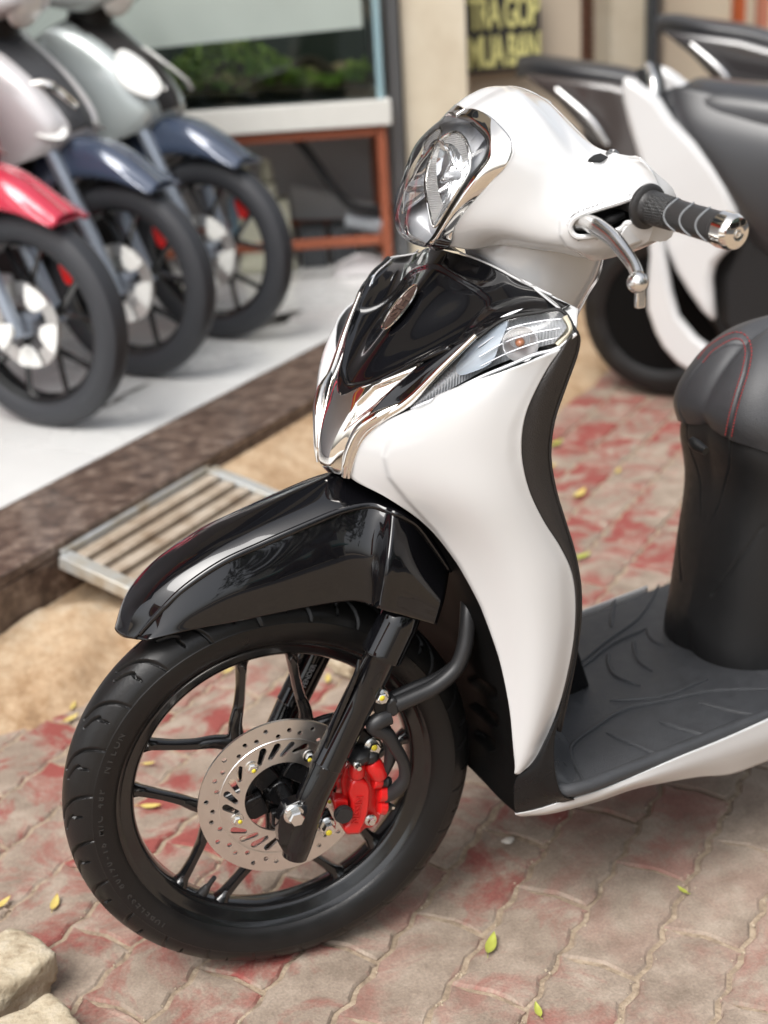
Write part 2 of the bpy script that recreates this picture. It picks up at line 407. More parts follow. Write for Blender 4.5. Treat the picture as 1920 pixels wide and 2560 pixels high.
# ---- paving
M_SAND = mat('joint_sand', (.33, .26, .19), .9); noise_mix(M_SAND, [(.25, (.17, .125, .09)), (.5, (.33, .255, .18)), (.75, (.48, .39, .29))], 60, 10); add_bump(M_SAND, 160, .8, .005)
M_PAV = mat('worn_red_paver', (.3, .24, .2), .78)
def paver_mat():
    M = M_PAV; b = M.node_tree.nodes['Principled BSDF']
    r1, n1 = noise_mix(M, [(.28, (.185, .142, .108)), (.5, (.29, .23, .18)), (.72, (.40, .33, .265))], 14, 10, .65, 'geo', 0, True, None)
    r2, n2 = noise_mix(M, [(.46, (0, 0, 0)), (.52, (.45, .45, .45)), (.60, (1, 1, 1))], 8, 10, .70, 'geo', .6, True, None)
    # how much of the red surface is left differs from stone to stone and over the yard
    oi = N(M, 'ShaderNodeObjectInfo'); g = N(M, 'ShaderNodeNewGeometry')
    n3 = N(M, 'ShaderNodeTexNoise'); n3.inputs['Scale'].default_value = 1.1; n3.inputs['Detail'].default_value = 2
    off = N(M, 'ShaderNodeVectorMath', operation='ADD'); off.inputs[1].default_value = (3.15, 1.4, 0); lk(M, g.outputs['Position'], off.inputs[0]); lk(M, off.outputs[0], n3.inputs['Vector'])
    sp_ = N(M, 'ShaderNodeSeparateXYZ'); lk(M, g.outputs['Position'], sp_.inputs[0])
    mr = N(M, 'ShaderNodeMapRange'); mr.inputs[1].default_value = .62; mr.inputs[2].default_value = -.10; mr.inputs[3].default_value = -.20; mr.inputs[4].default_value = .66; cx_ = N(M, 'ShaderNodeMath', operation='MULTIPLY'); cx_.inputs[1].default_value = .8; lk(M, sp_.outputs[0], cx_.inputs[0]); cy_ = N(M, 'ShaderNodeMath', operation='MULTIPLY_ADD'); cy_.inputs[1].default_value = -.9; lk(M, sp_.outputs[1], cy_.inputs[0]); lk(M, cx_.outputs[0], cy_.inputs[2]); lk(M, cy_.outputs[0], mr.inputs[0])
    m0 = N(M, 'ShaderNodeMath', operation='MULTIPLY'); m0.inputs[1].default_value = .70; lk(M, oi.outputs['Random'], m0.inputs[0])
    m1 = N(M, 'ShaderNodeMath', operation='ADD'); lk(M, m0.outputs[0], m1.inputs[0]); lk(M, mr.outputs[0], m1.inputs[1])
    m2 = N(M, 'ShaderNodeMath', operation='ADD'); m2.inputs[1].default_value = .10; lk(M, m1.outputs[0], m2.inputs[0])
    m3 = N(M, 'ShaderNodeMath', operation='MULTIPLY', use_clamp=True); lk(M, r2.outputs[0], m3.inputs[0]); lk(M, m2.outputs[0], m3.inputs[1])
    red = N(M, 'ShaderNodeMix', data_type='RGBA'); red.inputs[6].default_value = (.205, .040, .034, 1); red.inputs[7].default_value = (.30, .085, .070, 1); lk(M, n1.outputs['Fac'], red.inputs[0])
    mx = N(M, 'ShaderNodeMix', data_type='RGBA'); lk(M, m3.outputs[0], mx.inputs[0]); lk(M, r1.outputs[0], mx.inputs[6]); lk(M, red.outputs[2], mx.inputs[7])
    # fine speckle of grit
    n4 = N(M, 'ShaderNodeTexNoise'); n4.inputs['Scale'].default_value = 260; n4.inputs['Detail'].default_value = 3; lk(M, g.outputs['Position'], n4.inputs['Vector'])
    mr4 = N(M, 'ShaderNodeMapRange'); mr4.inputs[1].default_value = .3; mr4.inputs[2].default_value = .7; mr4.inputs[3].default_value = .84; mr4.inputs[4].default_value = 1.14; lk(M, n4.outputs['Fac'], mr4.inputs[0])
    ml = N(M, 'ShaderNodeVectorMath', operation='SCALE'); lk(M, mx.outputs[2], ml.inputs[0]); lk(M, mr4.outputs[0], ml.inputs[3]); lk(M, ml.outputs[0], b.inputs['Base Color'])
    bp = N(M, 'ShaderNodeBump'); bp.inputs['Strength'].default_value = .5; bp.inputs['Distance'].default_value = .0025; ad = N(M, 'ShaderNodeMath', operation='ADD'); lk(M, n4.outputs['Fac'], ad.inputs[0]); lk(M, n1.outputs['Fac'], ad.inputs[1]); lk(M, ad.outputs[0], bp.inputs['Height']); lk(M, bp.outputs[0], b.inputs['Normal'])
paver_mat()
V, F = boxVF((0, 0, -.06), AX, (70, 70, .0555)); GROUND = struct(mesh('pavement', V, F, M_SAND))
PL, PW, U0, V0 = .2265, .1105, .026, -.1275
def wav(t, A, per):                    # trapezoid wave
    t = (t/per) % 1.0; return A*(np.clip(4*abs(t-.5)-1, -.6, .6)/.6)
def paver_loop(shr, wob):
    """zigzag stone, origin at its middle"""
    g = .0036+shr; P = []
    for t in np.linspace(0, 1, 17)[:-1]: x = -PL/2+PL*t; P.append((x, -PW/2+wav(x, .0036, PL/4)+g))
    for t in np.linspace(0, 1, 5)[:-1]: y = -PW/2+PW*t; P.append((PL/2+wav(y, .0050, PW)-g, y))
    for t in np.linspace(0, 1, 17)[:-1]: x = PL/2-PL*t; P.append((x, PW/2+wav(x, .0036, PL/4)-g))
    for t in np.linspace(0, 1, 5)[:-1]: y = PW/2-PW*t; P.append((-PL/2+wav(y, .0050, PW)+g, y))
    P = np.array(P); P[:, 0] = np.clip(P[:, 0], -PL/2+g-.005, PL/2-g+.005)
    r = np.random.default_rng(wob); return P+r.normal(0, .0007, P.shape)
PVM = []
for k in range(8):
    A, B = paver_loop(.0030+.0006*(k % 3), k), paver_loop(0, k); n = len(A); V = [(p@np.array([1, 0]), p[1], 0) for p in A]; V = [(*(E1*p[0]+E2*p[1])[:2], 0) for p in A]+[(*(E1*p[0]+E2*p[1])[:2], -.0035) for p in B]+[(*(E1*p[0]+E2*p[1])[:2], -.03) for p in B]
    F = [tuple(range(n))]+[(i, i+n, (i+1) % n+n, (i+1) % n) for i in range(n)]+[(i+n, i+2*n, (i+1) % n+2*n, (i+1) % n+n) for i in range(n)]
    me = bpy.data.meshes.new('paver'); me.from_pydata(V, [], F); me.materials.append(M_PAV); me.update(); PVM.append(me)
def pix(P):
    d = np.asarray(P)-CAM; z = d@CF; return 960+FPX*(d@CR)/z, 1280+FPX*(d@CD)/z, z
cand = []
for i in range(-14, 40):
    for j in range(-22, 30):
        c = EE(U0+PL*(i+(.5 if j % 2 else 0)), V0+PW*(j-.5)); e2c = c@E2
        if e2c > .86 and c@E1 > -.6: continue
        x, y, z = pix(c)
        if z > .3: cand.append((max(0, abs(x-960)-960)+max(0, abs(y-1280)-1280)+ (0 if abs(x-960) < 1010 and abs(y-1280) < 1330 else 1e3), z, c, i, j))
vis = [q for q in cand if q[0] < 150]; rest = sorted([q for q in cand if q[0] >= 150], key=lambda q: q[0])
vis = sorted(vis, key=lambda q: q[1]); near = vis[:299]; far = (vis[299:]+rest)[:900]
for q in near:
    o = bpy.data.objects.new('paver', PVM[(q[3]*5+q[4]*3) % 8]); o.location = (q[2][0], q[2][1], random.uniform(-.002, .0015)); o.rotation_euler = (random.gauss(0, .006), random.gauss(0, .006), random.gauss(0, .006)); link(o, GROUND)
parts = []
for q in far:
    me = PVM[(q[3]*5+q[4]*3) % 8]; parts.append(([np.array(v.co)+q[2]+np.array([0, 0, random.uniform(-.002, .0015)]) for v in me.vertices], [tuple(p.vertices) for p in me.polygons]))
if parts:
    V, F = joinVF(parts); tag(mesh('paver_field', V, F, M_PAV, GROUND, False), kind='stuff')
# grit lying in the joints
# ---- showroom platform
PZ = .2; EDGE = 1.19; NOSE = .935
M_TILE = mat('white_floor_tile', (.66, .66, .64), .28, 0, .3, .1, rvar=.1, vscale=3); noise_mix(M_TILE, [(.3, (.68, .68, .66)), (.6, (.77, .77, .75)), (.8, (.80, .80, .78))], 2.2, 6)
M_GRAN = mat('brown_granite', (.1, .075, .06), .35, 0, .2, .1); noise_mix(M_GRAN, [(.33, (.030, .022, .018)), (.46, (.085, .055, .042)), (.56, (.15, .105, .080)), (.70, (.33, .26, .21))], 26, 9, .75)
M_CONC = mat('sandy_concrete', (.42, .32, .21), .9); noise_mix(M_CONC, [(.30, (.15, .085, .045)), (.42, (.33, .21, .115)), (.53, (.47, .335, .21)), (.70, (.60, .50, .37))], 6, 12, .8); add_bump(M_CONC, 30, .6, .012, 10)
PLAT = struct(box('platform', EE(2.5, 4.0, PZ/2-.03), EAX, (6, 2.8, PZ/2+.018), mat('platform_screed', (.35, .34, .32), .9)))
for i in range(-6, 12):
    for j in range(0, 5):
        o = box('tile', EE(.23+.6*i, EDGE+.3+.6*j, PZ-.006), EAX, (.2985, .2985, .006), M_TILE, PLAT) if (i, j) == (-6, 0) else None
        if o: tile0 = o
        else:
            o = bpy.data.objects.new('tile', tile0.data); o.location = EE(.6*(i+6), .6*j)+np.array([0, 0, random.uniform(-.0006, .0006)]); link(o, PLAT)
for i in range(-3, 5):
    c = EE(.7+1.2*i, (EDGE+NOSE)/2-.001, PZ-.010); box('granite_slab', c, EAX, (.599, (EDGE-NOSE)/2-.002, .012), M_GRAN, PLAT, .003)
    box('granite_riser', EE(.7+1.2*i, NOSE+.012, PZ/2-.028), EAX, (.599, .012, PZ/2+.004), M_GRAN, PLAT)
# dirty marks on the tiles: thin dried puddles
M_STAIN = mat('grey_dried_dirt', (.15, .145, .13), .7)
for (x, y, a, b) in ((285, 1005, .055, .012), (335, 975, .06, .010), (690, 800, .11, .035), (715, 790, .08, .03)):
    c = Zp(x, y, PZ+.0012); n = 20; r = np.random.default_rng(x); lp = [c+E1*math.cos(t)*a*(1+.3*r.normal())*1+E2*math.sin(t)*b*(1+.3*r.normal()) for t in np.linspace(0, 2*PI, n, False)]
    V, F = [c]+lp, [(0, 1+i, 1+(i+1) % n) for i in range(n)]; tag(mesh('dirt_mark', V, F, M_STAIN, PLAT, False))
# ---- sandy concrete ramp up to the platform
def fbm(p, o=4): return sum(mnoise.noise(Vector(p)*2**k)/2**k for k in range(o))
nu_, nv_ = 150, 40; V = []
for i in range(nu_):
    u = -1.6+6.6*i/(nu_-1)
    for j in range(nv_):
        t = j/(nv_-1); foot = float(np.interp(u, [-1.6, .25, .33, .41, .52, .6, .7, .9, 1.2, 5], [.86, .81, .76, .70, .665, .60, .53, .49, .50, .50]))+.018*fbm((u*5, 3.1, 0)); v = NOSE-.002-(NOSE-foot)*t
        flat = .165 if u > 1.22 else .165-.075*min(1, (1.22-u)/.10)
        z = flat*(1-t)**(.85 if u > 1.22 else .75)-.012*t+(.030 if u < 1.22 else .007)*fbm((u*6, v*8, 1), 6)*(1 if t > .02 else 0)
        V.append(EE(u, v, max(-.02, z)))
struct(mesh('concrete_ramp', V, gridF(nu_, nv_), M_CONC, None, True))

# ---- drain grate leaning on the step
M_GALV = mat('weathered_galvanised_steel', (.40, .43, .44), .5, .55); noise_mix(M_GALV, [(.34, (.36, .27, .17)), (.47, (.52, .49, .42)), (.58, (.56, .58, .57)), (.7, (.62, .65, .66))], 9, 8)
M_RUSTG = mat('sandy_rusty_steel', (.36, .27, .19), .65, .3); noise_mix(M_RUSTG, [(.3, (.30, .22, .15)), (.55, (.50, .42, .33)), (.8, (.58, .52, .44))], 14, 8)
gz0, gz1, ga, gb, g0, g1 = .172, .110, .665, 1.19, .945, .70
GR = empty('drain_grate', EE((ga+gb)/2, (g0+g1)/2, .10), 'weathered steel drain grate leaning against the granite step behind the front wheel', 'drain grate')
def GP(u, v, h=0.0): return EE(ga+(gb-ga)*u, g0+(g1-g0)*v, gz0+(gz1-gz0)*v+h)
def bar(nm, a, b, wv, h, mt):
    d = (b-a)/np.linalg.norm(b-a); s_ = np.cross(d, AX[2]); s_ /= np.linalg.norm(s_); u_ = np.cross(s_, d); return box(nm, (a+b)/2, (d, s_, u_), (np.linalg.norm(b-a)/2, wv/2, h/2), mt, GR, .002)
for a, b in ((GP(0, 0), GP(1, 0)), (GP(0, 1), GP(1, 1)), (GP(0, .07), GP(0, .93)), (GP(1, .07), GP(1, .93))): bar('grate_frame', a, b, .035, .028, M_GALV)
for k in range(1, 6): bar('grate_bar', GP(.04, k/6), GP(.96, k/6), .033, .020, M_RUSTG)
V, F = boxVF((GP(.5, .5, -.016)), (E1, (GP(0, 1)-GP(0, 0))/np.linalg.norm(GP(0, 1)-GP(0, 0)), AX[2]), ((gb-ga)/2-.02, abs(g1-g0)/2, .004)); tag(mesh('sand_fill', V, F, M_SAND, GR, False), kind='stuff')
bar('cross_bar', GP(.5, .06, -.012), GP(.5, .94, -.012), .02, .012, M_RUSTG)

# ================================================================== SHOP FRONT
G0 = Zp(985, 690, PZ); AQ = Frame((G0[0], G0[1]), rad(-15)); QX = (AQ.a, AQ.n, AX[2])
def Q(x, y, z): return AQ.L(x, y, z)
M_RUST = mat('red_oxide_steel', (.30, .085, .04), .6, var=.25, vscale=18)
STD = empty('aquarium_stand', Q(-.6, .22, PZ), 'rust red steel stand under the aquarium at the edge of the showroom', 'stand')
LEN, DEP, T1, TB = 1.30, .46, .712, .345
for x in (-.016, -LEN):
    for y in (.016, DEP): box('leg', Q(x, y, (PZ+T1)/2), QX, (.016, .016, (T1-PZ)/2), M_RUST, STD, .003)
for z in (T1, TB):
    for y in (.016, DEP): box('rail', Q(-LEN/2-.008, y, z-.016), QX, (LEN/2-.026, .015, .015), M_RUST, STD, .003)
    for x in (-.016, -LEN): box('cross_rail', Q(x, DEP/2+.008, z-.016), QX, (.015, DEP/2-.026, .015), M_RUST, STD, .003)
AQT = empty('aquarium', Q(-.6, .24, .80), 'planted glass aquarium with a white base board standing on the rust red stand', 'aquarium')
box('base_board', Q(-LEN/2, DEP/2+.01, .757), QX, (LEN/2+.02, DEP/2+.03, .041), mat('white_foam_board', (.72, .71, .66), .7, var=.06), AQT, .004)
M_GLASS = clear_glass('aquarium_glass', (.86, .93, .92), 1.0); M_GEDGE = mat('pale_blue_glass_edge', (.28, .42, .46), .2, 0, .6)
zb, zt = .800, 1.36
for nm, c, h in (('front_pane', Q(-LEN/2, .02, (zb+zt)/2), (LEN/2-.012, .005, (zt-zb)/2)), ('side_pane', Q(-.008, DEP/2+.02, (zb+zt)/2), (.005, DEP/2-.012, (zt-zb)/2))): box(nm, c, QX, h, M_GLASS, AQT)
box('glass_corner', Q(-.012, .016, (zb+zt)/2), QX, (.012, .006, (zt-zb)/2), M_GEDGE, AQT)
box('back_panel', Q(-LEN/2, DEP, (zb+zt)/2), QX, (LEN/2-.02, .006, (zt-zb)/2), mat('dark_aquarium_back', (.012, .018, .012), .5), AQT)
M_SUB = mat('brown_aquarium_soil', (.06, .045, .025), .9); noise_mix(M_SUB, [(.35, (.06, .045, .022)), (.55, (.17, .125, .06)), (.75, (.30, .23, .13))], 22, 8)
V = [Q(-.03-(LEN-.06)*i/39, .04+(DEP-.06)*j/11, zb+.04+.05*j/11+.015*fbm((i*.3, j*.3, 0))) for i in range(40) for j in range(12)]
mesh('substrate', V, gridF(40, 12), M_SUB, AQT)
M_LEAF = mat('aquarium_plant_leaves', (.055, .10, .018), .5); noise_mix(M_LEAF, [(.3, (.07, .14, .018)), (.5, (.28, .42, .06)), (.7, (.52, .58, .13))], 14, 4)
V, F = [], []
for k in range(2600):
    x = -.04-(LEN-.09)*rng.random(); y = .06+(DEP-.1)*rng.random(); z = zb+.05+.17*rng.random()*(.55+.45*math.sin(x*9)); c = Q(x, y, z); a = rng.normal(0, 1, 3); a /= np.linalg.norm(a); b = np.cross(a, rng.normal(0, 1, 3)); b /= np.linalg.norm(b); s_ = .014+.012*rng.random()
    i = len(V); V += [c-a*s_, c+b*s_*.4, c+a*s_, c-b*s_*.4]; F.append((i, i+1, i+2, i+3))
tag(mesh('water_plants', V, F, M_LEAF, AQT, False), kind='stuff')
M_WOOD = mat('driftwood', (.07, .05, .03), .8, var=.4, vscale=40)
for k in range(4):
    x0 = -.15-.28*k; tube('driftwood', [Q(x0, .2, zb+.06), Q(x0-.08, .22, zb+.12), Q(x0-.17, .15, zb+.10), Q(x0-.26, .2, zb+.07+.05*(k % 2))], [.022, .018, .013, .006], M_WOOD, AQT, 8, 16)
M_PALE = mat('pale_green_white_sheet', (.42, .48, .44), .35, 0, .3, var=.12, vscale=5)
prism('water_line_panel', [Q(-.06, -.004, 1.03), Q(-1.3, -.004, .985), Q(-1.3, -.004, 1.38), Q(-.06, -.004, 1.38)], AQ.n*.012, M_PALE, AQT)
# things kept under the tank
M_CREAM = mat('cream_plastic', (.60, .60, .47), .45, var=.05, vscale=12); M_GREYP = mat('dark_grey_plastic', (.05, .055, .06), .5)
CF_ = empty('canister_filter', Q(-.50, .26, PZ), 'cream canister filter with dark clamps under the aquarium, left of the hanging hose', 'filter')
box('filter_body', Q(-.46, .26, .36), QX, (.07, .07, .155), M_CREAM, CF_, .012); box('filter_base', Q(-.44, .26, .225), QX, (.10, .08, .022), M_CREAM, CF_, .008)
box('filter_side', Q(-.375, .26, .33), QX, (.028, .055, .12), M_CREAM, CF_, .008)
for x in (-.50, -.42): lathe('hose_fitting', [(0, .022), (.045, .022), (.05, .016), (.07, .016), (.07, 0)], Q(x, .26, .52), AX[2], M_CREAM, CF_, 20)
box('filter_clamp', Q(-.545, .25, .40), QX, (.018, .03, .07), mat('blue_grey_clamp', (.16, .24, .30), .4), CF_, .006)
tag(tube('filter_hose', [Q(-.36, .2, .69), Q(-.30, .18, .66), Q(-.24, .16, .58), Q(-.19, .15, .50), Q(-.13, .15, .43), Q(-.06, .16, .405), Q(.02, .18, .40)], .016, M_HOSE, None, 12, 40), 'dark grey hose hanging in a curve under the aquarium', 'hose')
tag(prism('sloping_board', [Q(-.34, .44, .47), Q(-.34, .44, .34), Q(-.03, .36, .34), Q(-.03, .36, .39)], AQ.n*.02, mat('pale_grey_board', (.50, .49, .48), .6, var=.06, vscale=6), None), 'pale grey sloping board leaning under the aquarium behind the hose', 'board')
for x, w_, lab in ((-.27, .045, 'black box under the aquarium stand, left one of two'), (-.16, .045, 'black box under the aquarium stand, next to the white cloth')):
    o = box('storage_box', Q(x, .3, .27), QX, (w_, .08, .068), M_GREYP, None, .005); tag(o, lab, 'box', 'black boxes under the aquarium stand')
V, F = [], []
for i in range(22):
    for j in range(14):
        u, v = i/21, j/13; V.append(Q(-.21+.21*u, .03+.16*v, PZ+.004+.055*math.sin(PI*u)**.6*math.sin(PI*v)**.6*(1+.35*fbm((u*3, v*3, 2)))))
tag(loose('cloth', V, gridF(22, 14), mat('white_cotton_cloth', (.62, .60, .60), .9, var=.05)), 'crumpled white cloth on the tile floor by the rust red leg', 'cloth')
tag(tube('plastic_tube', [Q(-.15, .2, .375), Q(-.02, .2, .345)], [.03, .035], mat('pale_blue_grey_plastic', (.40, .43, .46), .5), None, 14, 4), 'pale blue grey tube lying on the lower rail of the aquarium stand', 'tube')
# walls and columns
M_CREAMW = mat('cream_stone_cladding', (.60, .50, .35), .65); noise_mix(M_CREAMW, [(.25, (.58, .49, .36)), (.5, (.68, .60, .46)), (.75, (.74, .67, .54))], 5, 9)
M_LAV = mat('pale_lavender_grey_wall', (.50, .49, .51), .7, var=.04, vscale=3)
PIL = box('pillar', Q(.185, .30, 1.75), QX, (.112, .18, 1.55), M_CREAMW, None, .004); tag(PIL, 'cream stone pillar between the aquarium and the yellow lettered sign', 'pillar')
tag(box('pillar_strip', Q(.043, .13, 1.75), QX, (.022, .05, 1.55), mat('grey_metallic', (.18, .185, .19), .4, .7), None, .003), 'grey upright strip running up the left side of the cream pillar', 'door track')  # narrow grey metallic box as tall as the pillar
WB = box('shop_wall', Q(-.55, .62, 1.75), QX, (.64, .05, 1.55), mat('grey_white_wall', (.46, .45, .45), .7, var=.05, vscale=4)); tag(WB, 'grey white wall panel behind the aquarium', 'wall')
tag(box('shop_wall', EE(1.2, 4.6, 1.7), EAX, (4.2, .08, 1.5), M_LAV), 'pale lavender grey back wall of the showroom behind the parked scooters', 'wall')
# sign with yellow lettering right of the pillar
SF = Frame(tuple(Q(.31, .25, 0)[:2]), rad(5)); SX = (SF.a, SF.n, AX[2])
SGN = empty('shop_sign', SF.L(.2, 0, .86), 'dark sign with two rows of pale yellow block letters right of the cream pillar', 'sign')
z0s = SF.loc(SF.P(1180, 186, 0))[2]; x0s, x1s = SF.loc(SF.P(1168, 100, 0))[0], SF.loc(SF.P(1352, 100, 0))[0]
box('sign_board', SF.L((x0s+x1s)/2, .012, z0s+.16), SX, ((x1s-x0s)/2, .010, .16), mat('dark_sign_board', (.035, .033, .035), .4), SGN)
M_YL = mat('pale_yellow_letters', (.68, .64, .26), .5)
for k, s_ in enumerate(('MUA BAN', 'TRA GOP')):
    textmesh('sign_lettering', s_, .150, .002, SF.L((x0s+x1s)/2, -.002, z0s+.064+.128*k), SF.a, AX[2], M_YL, SGN, .86, (x1s-x0s)*.97)
tag(box('shop_wall', SF.L(.20, .20, 1.75), SX, (.31, .12, 1.55), mat('cream_plaster', (.56, .47, .36), .8, var=.05, vscale=4)), 'cream plaster wall behind the yellow lettered sign', 'wall')
# far end of the shop row
FWR = Frame(tuple(Zp(1440, 140, .6)[:2]*0+np.array([3.3, 5.2])), rad(-2)); FX = (FWR.a, FWR.n, AX[2])
M_BRICK = mat('brown_brick', (.16, .075, .045), .8, var=.3, vscale=12)
WL = empty('brick_wall', FWR.L(0, 0, 0), 'brown brick wall between the cream sign wall and the far cream column', 'brick wall')
xa, xb_ = FWR.loc(FWR.P(1345, 60, 0))[0], FWR.loc(FWR.P(1530, 60, 0))[0]
box('wall_core', FWR.L((xa+xb_)/2, .06, 1.0), FX, ((xb_-xa)/2+.3, .04, 1.0), mat('grey_mortar', (.22, .19, .17), .9), WL)
bm0 = None
for j in range(26):
    for i in range(-2, 7):
        c = FWR.L(xa+.11*i+(.055 if j % 2 else 0), .012, .66+.034*j)
        if not xa-.06 < (c-FWR.o)@FWR.a < xb_-.03: continue
        if bm0 is None: bm0 = box('brick', c, FX, (.051, .016, .014), M_BRICK, WL); c00 = c
        else: o = bpy.data.objects.new('brick', bm0.data); o.location = c-c00; link(o, WL)
xc0, xc1 = FWR.loc(FWR.P(1528, 50, -.3))[0], FWR.loc(FWR.P(1616, 50, -.3))[0]
tag(box('column', FWR.L((xc0+xc1)/2, -.2, 1.5), FX, ((xc1-xc0)/2, .1, 1.5), M_CREAMW), 'slim cream column beyond the white scooter at the upper right', 'column')
tag(box('shop_wall', FWR.L(xc1+.6, .1, 1.5), FX, (.75, .08, 1.5), mat('light_cream_wall', (.68, .60, .46), .7, var=.04, vscale=3)), 'light cream wall at the far right end of the shop row', 'wall')
for k, (xp, col, lab) in enumerate(((1845, (.45, .10, .03), 'orange red post at the top right corner, left one of two'), (1905, (.50, .20, .13), 'faded salmon red post at the very top right corner'))):
    c = FWR.P(xp, 60, -.35); tag(box('post', np.array([c[0], c[1], 1.4]), FX, (.022, .03, 1.4), mat('post_paint_%d' % k, col, .6)), lab, 'post')
tag(box('column_strip', np.array([*FWR.P(1628, 40, -.32)[:2], 1.4]), FX, (.022, .03, 1.4), M_GREYP), 'dark grey upright strip along the right side of the far cream column', 'pipe')  # narrow dark grey box beside the far column

# ================================================================== ACROSS THE STREET (seen mirrored in the paint and chrome)
M_ASPH = mat('asphalt', (.055, .055, .057), .85, var=.2, vscale=30, bump=.4, bscale=80)
struct(box('road', EE(0, -7.4, -.0030), EAX, (60, 3.6, .0028), M_ASPH))
for (u, w_, h, col, aw, lab) in ((-9, 4.5, 6.5, (.55, .52, .46), (.10, .32, .33), 'cream shop house with a teal awning across the street'), (0, 4.2, 5.2, (.62, .63, .62), (.08, .30, .34), 'white shop house with a teal fascia across the street'), (9, 4.6, 7.5, (.50, .43, .36), (.40, .08, .06), 'tan shop house with a red awning across the street')):
    B = empty('shop_house', EE(u, -15.5, 0), lab, 'building'); mw = mat('house_paint', col, .8, var=.06, vscale=1.5)
    box('wall', EE(u, -17, h/2), EAX, (w_, 2.4, h/2), mw, B); box('roof', EE(u, -17, h+.1), EAX, (w_+.2, 2.6, .1), M_GREYP, B)
    box('awning', EE(u, -14.0, 2.9), EAX, (w_-.2, .6, .12), mat('awning_cloth', aw, .7), B)
    box('shop_opening', EE(u, -14.59, 1.3), EAX, (w_-.6, .02, 1.25), mat('dark_interior', (.03, .03, .03), .6), B)
    for k in range(3):
        f_ = box('window', EE(u-2.6+2.6*k, -14.585, 4.3), EAX, (.6, .025, .6), M_WHITE, B); box('pane', EE(u-2.6+2.6*k, -14.55, 4.3), EAX, (.52, .012, .52), mat('window_glass', (.04, .05, .06), .08), f_)
M_CROWN = mat('tree_leaves', (.055, .085, .022), .6); noise_mix(M_CROWN, [(.3, (.030, .055, .014)), (.6, (.075, .11, .03)), (.8, (.12, .15, .05))], 1.5, 4)
M_BARK = mat('tree_bark', (.12, .09, .065), .9, var=.3, vscale=10)
for (u, hh, lab) in ((-7.5, 8.6, 'street tree with a leafy crown across the street, left one'), (.6, 8.2, 'street tree with a leafy crown across the street, middle one'), (8.5, 8.8, 'street tree with a leafy crown across the street, right one')):
    Tt = empty('street_tree', EE(u, -9.9, 0), lab, 'tree', 'trees across the street')
    tube('trunk', [EE(u, -9.9, 0), EE(u+.1, -9.9, 1.5), EE(u-.05, -9.85, 3.0), EE(u+.1, -9.9, hh-1)], [.2, .15, .13, .04], M_BARK, Tt, 10, 14)
    for k in range(5): a = 2*PI*k/5; tube('limb', [EE(u, -9.9, 2.2+.2*k), EE(u+.9*math.cos(a), -9.9+.9*math.sin(a), 3.4+.2*k), EE(u+1.6*math.cos(a), -9.9+1.6*math.sin(a), 4.2+.2*k)], [.07, .05, .02], M_BARK, Tt, 6, 8)
    V, F = [], []
    for k in range(150):
        a = rng.random()*2*PI; r = 3.3*rng.random()**.5; c = EE(u+r*math.cos(a), -9.9+r*math.sin(a), hh-5.2+5.0*rng.random()-.25*r)
        for q in range(26):
            p = c+rng.normal(0, .24, 3); x_ = rng.normal(0, 1, 3); x_ /= np.linalg.norm(x_); y_ = np.cross(x_, rng.normal(0, 1, 3)); y_ /= np.linalg.norm(y_); s_ = .11+.08*rng.random(); i = len(V); V += [p-x_*s_, p+y_*s_*.5, p+x_*s_, p-y_*s_*.5]; F.append((i, i+1, i+2, i+3))
    tag(mesh('crown', V, F, M_CROWN, Tt, False), kind='stuff')
# red signboard over the showroom entrance, left of the picture
RS = empty('entrance_sign', EE(-.6, 2.9, 2.1), 'red shop signboard with a yellow border above the showroom entrance', 'sign')
M_SR = mat('red_sign_face', (.55, .03, .025), .4); M_SY = mat('yellow_sign_border', (.80, .58, .06), .4)
box('board', EE(-.6, 2.9, 2.75), EAX, (1.6, .05, .42), M_SR, RS)
for z in (2.40, 3.10): box('border', EE(-.6, 2.845, z), EAX, (1.55, .006, .02), M_SY, RS)
for x in (-2.15, .95): box('border', EE(x, 2.845, 2.75), EAX, (.02, .006, .33), M_SY, RS)

# storeys above the showroom, out of the picture but mirrored in the black front cover
UPF = empty('shop_facade', EE(1.2, 3.4, 3.2), 'cream upper storeys of the shop above the showroom with dark shuttered windows', 'building')
box('wall', EE(1.2, 4.2, 6.3), EAX, (4.6, .9, 3.1), mat('cream_facade_paint', (.45, .38, .28), .8, var=.06, vscale=1.2), UPF)
for i in range(4):
    for j in range(2):
        c = EE(-2.2+2.3*i, 3.285, 4.9+2.7*j); f_ = box('window', c, EAX, (.75, .02, .85), M_GREYP, UPF); box('pane', c-E2*.025, EAX, (.68, .008, .78), mat('dark_window_glass', (.015, .018, .02), .08) if (i, j) == (0, 0) else bpy.data.materials['dark_window_glass'], f_)
box('canopy', EE(1.2, 2.9, 3.26), EAX, (4.6, .42, .05), M_GREYP, UPF)
BN = empty('street_banner', np.array([-3.0, -1.9, 0]), 'red banner with a yellow border on two posts beside the paving, ahead of the scooter', 'banner')
bx = (np.array([.35, .937, 0]), np.array([.937, -.35, 0]), AX[2]); bcn = np.array([-3.0, -1.9, 1.35])
box('banner_cloth', bcn, bx, (.75, .01, .62), M_SR, BN)
for sx in (-1, 1): box('post', bcn+bx[0]*.79*sx-np.array([0, 0, .35]), bx, (.022, .022, 1.0), M_GALV if 'M_GALV' in globals() else M_GREYP, BN); box('border', bcn+bx[0]*.68*sx+bx[1]*.013, bx, (.025, .002, .55), M_SY, BN)
for sz in (-1, 1): box('border', bcn+np.array([0, 0, .53*sz])+bx[1]*.013, bx, (.65, .002, .025), M_SY, BN)
for k in range(3): box('stripe', bcn+np.array([0, 0, .28-.28*k])+bx[1]*.013, bx, (.45-.1*k, .002, .06), M_SY, BN)
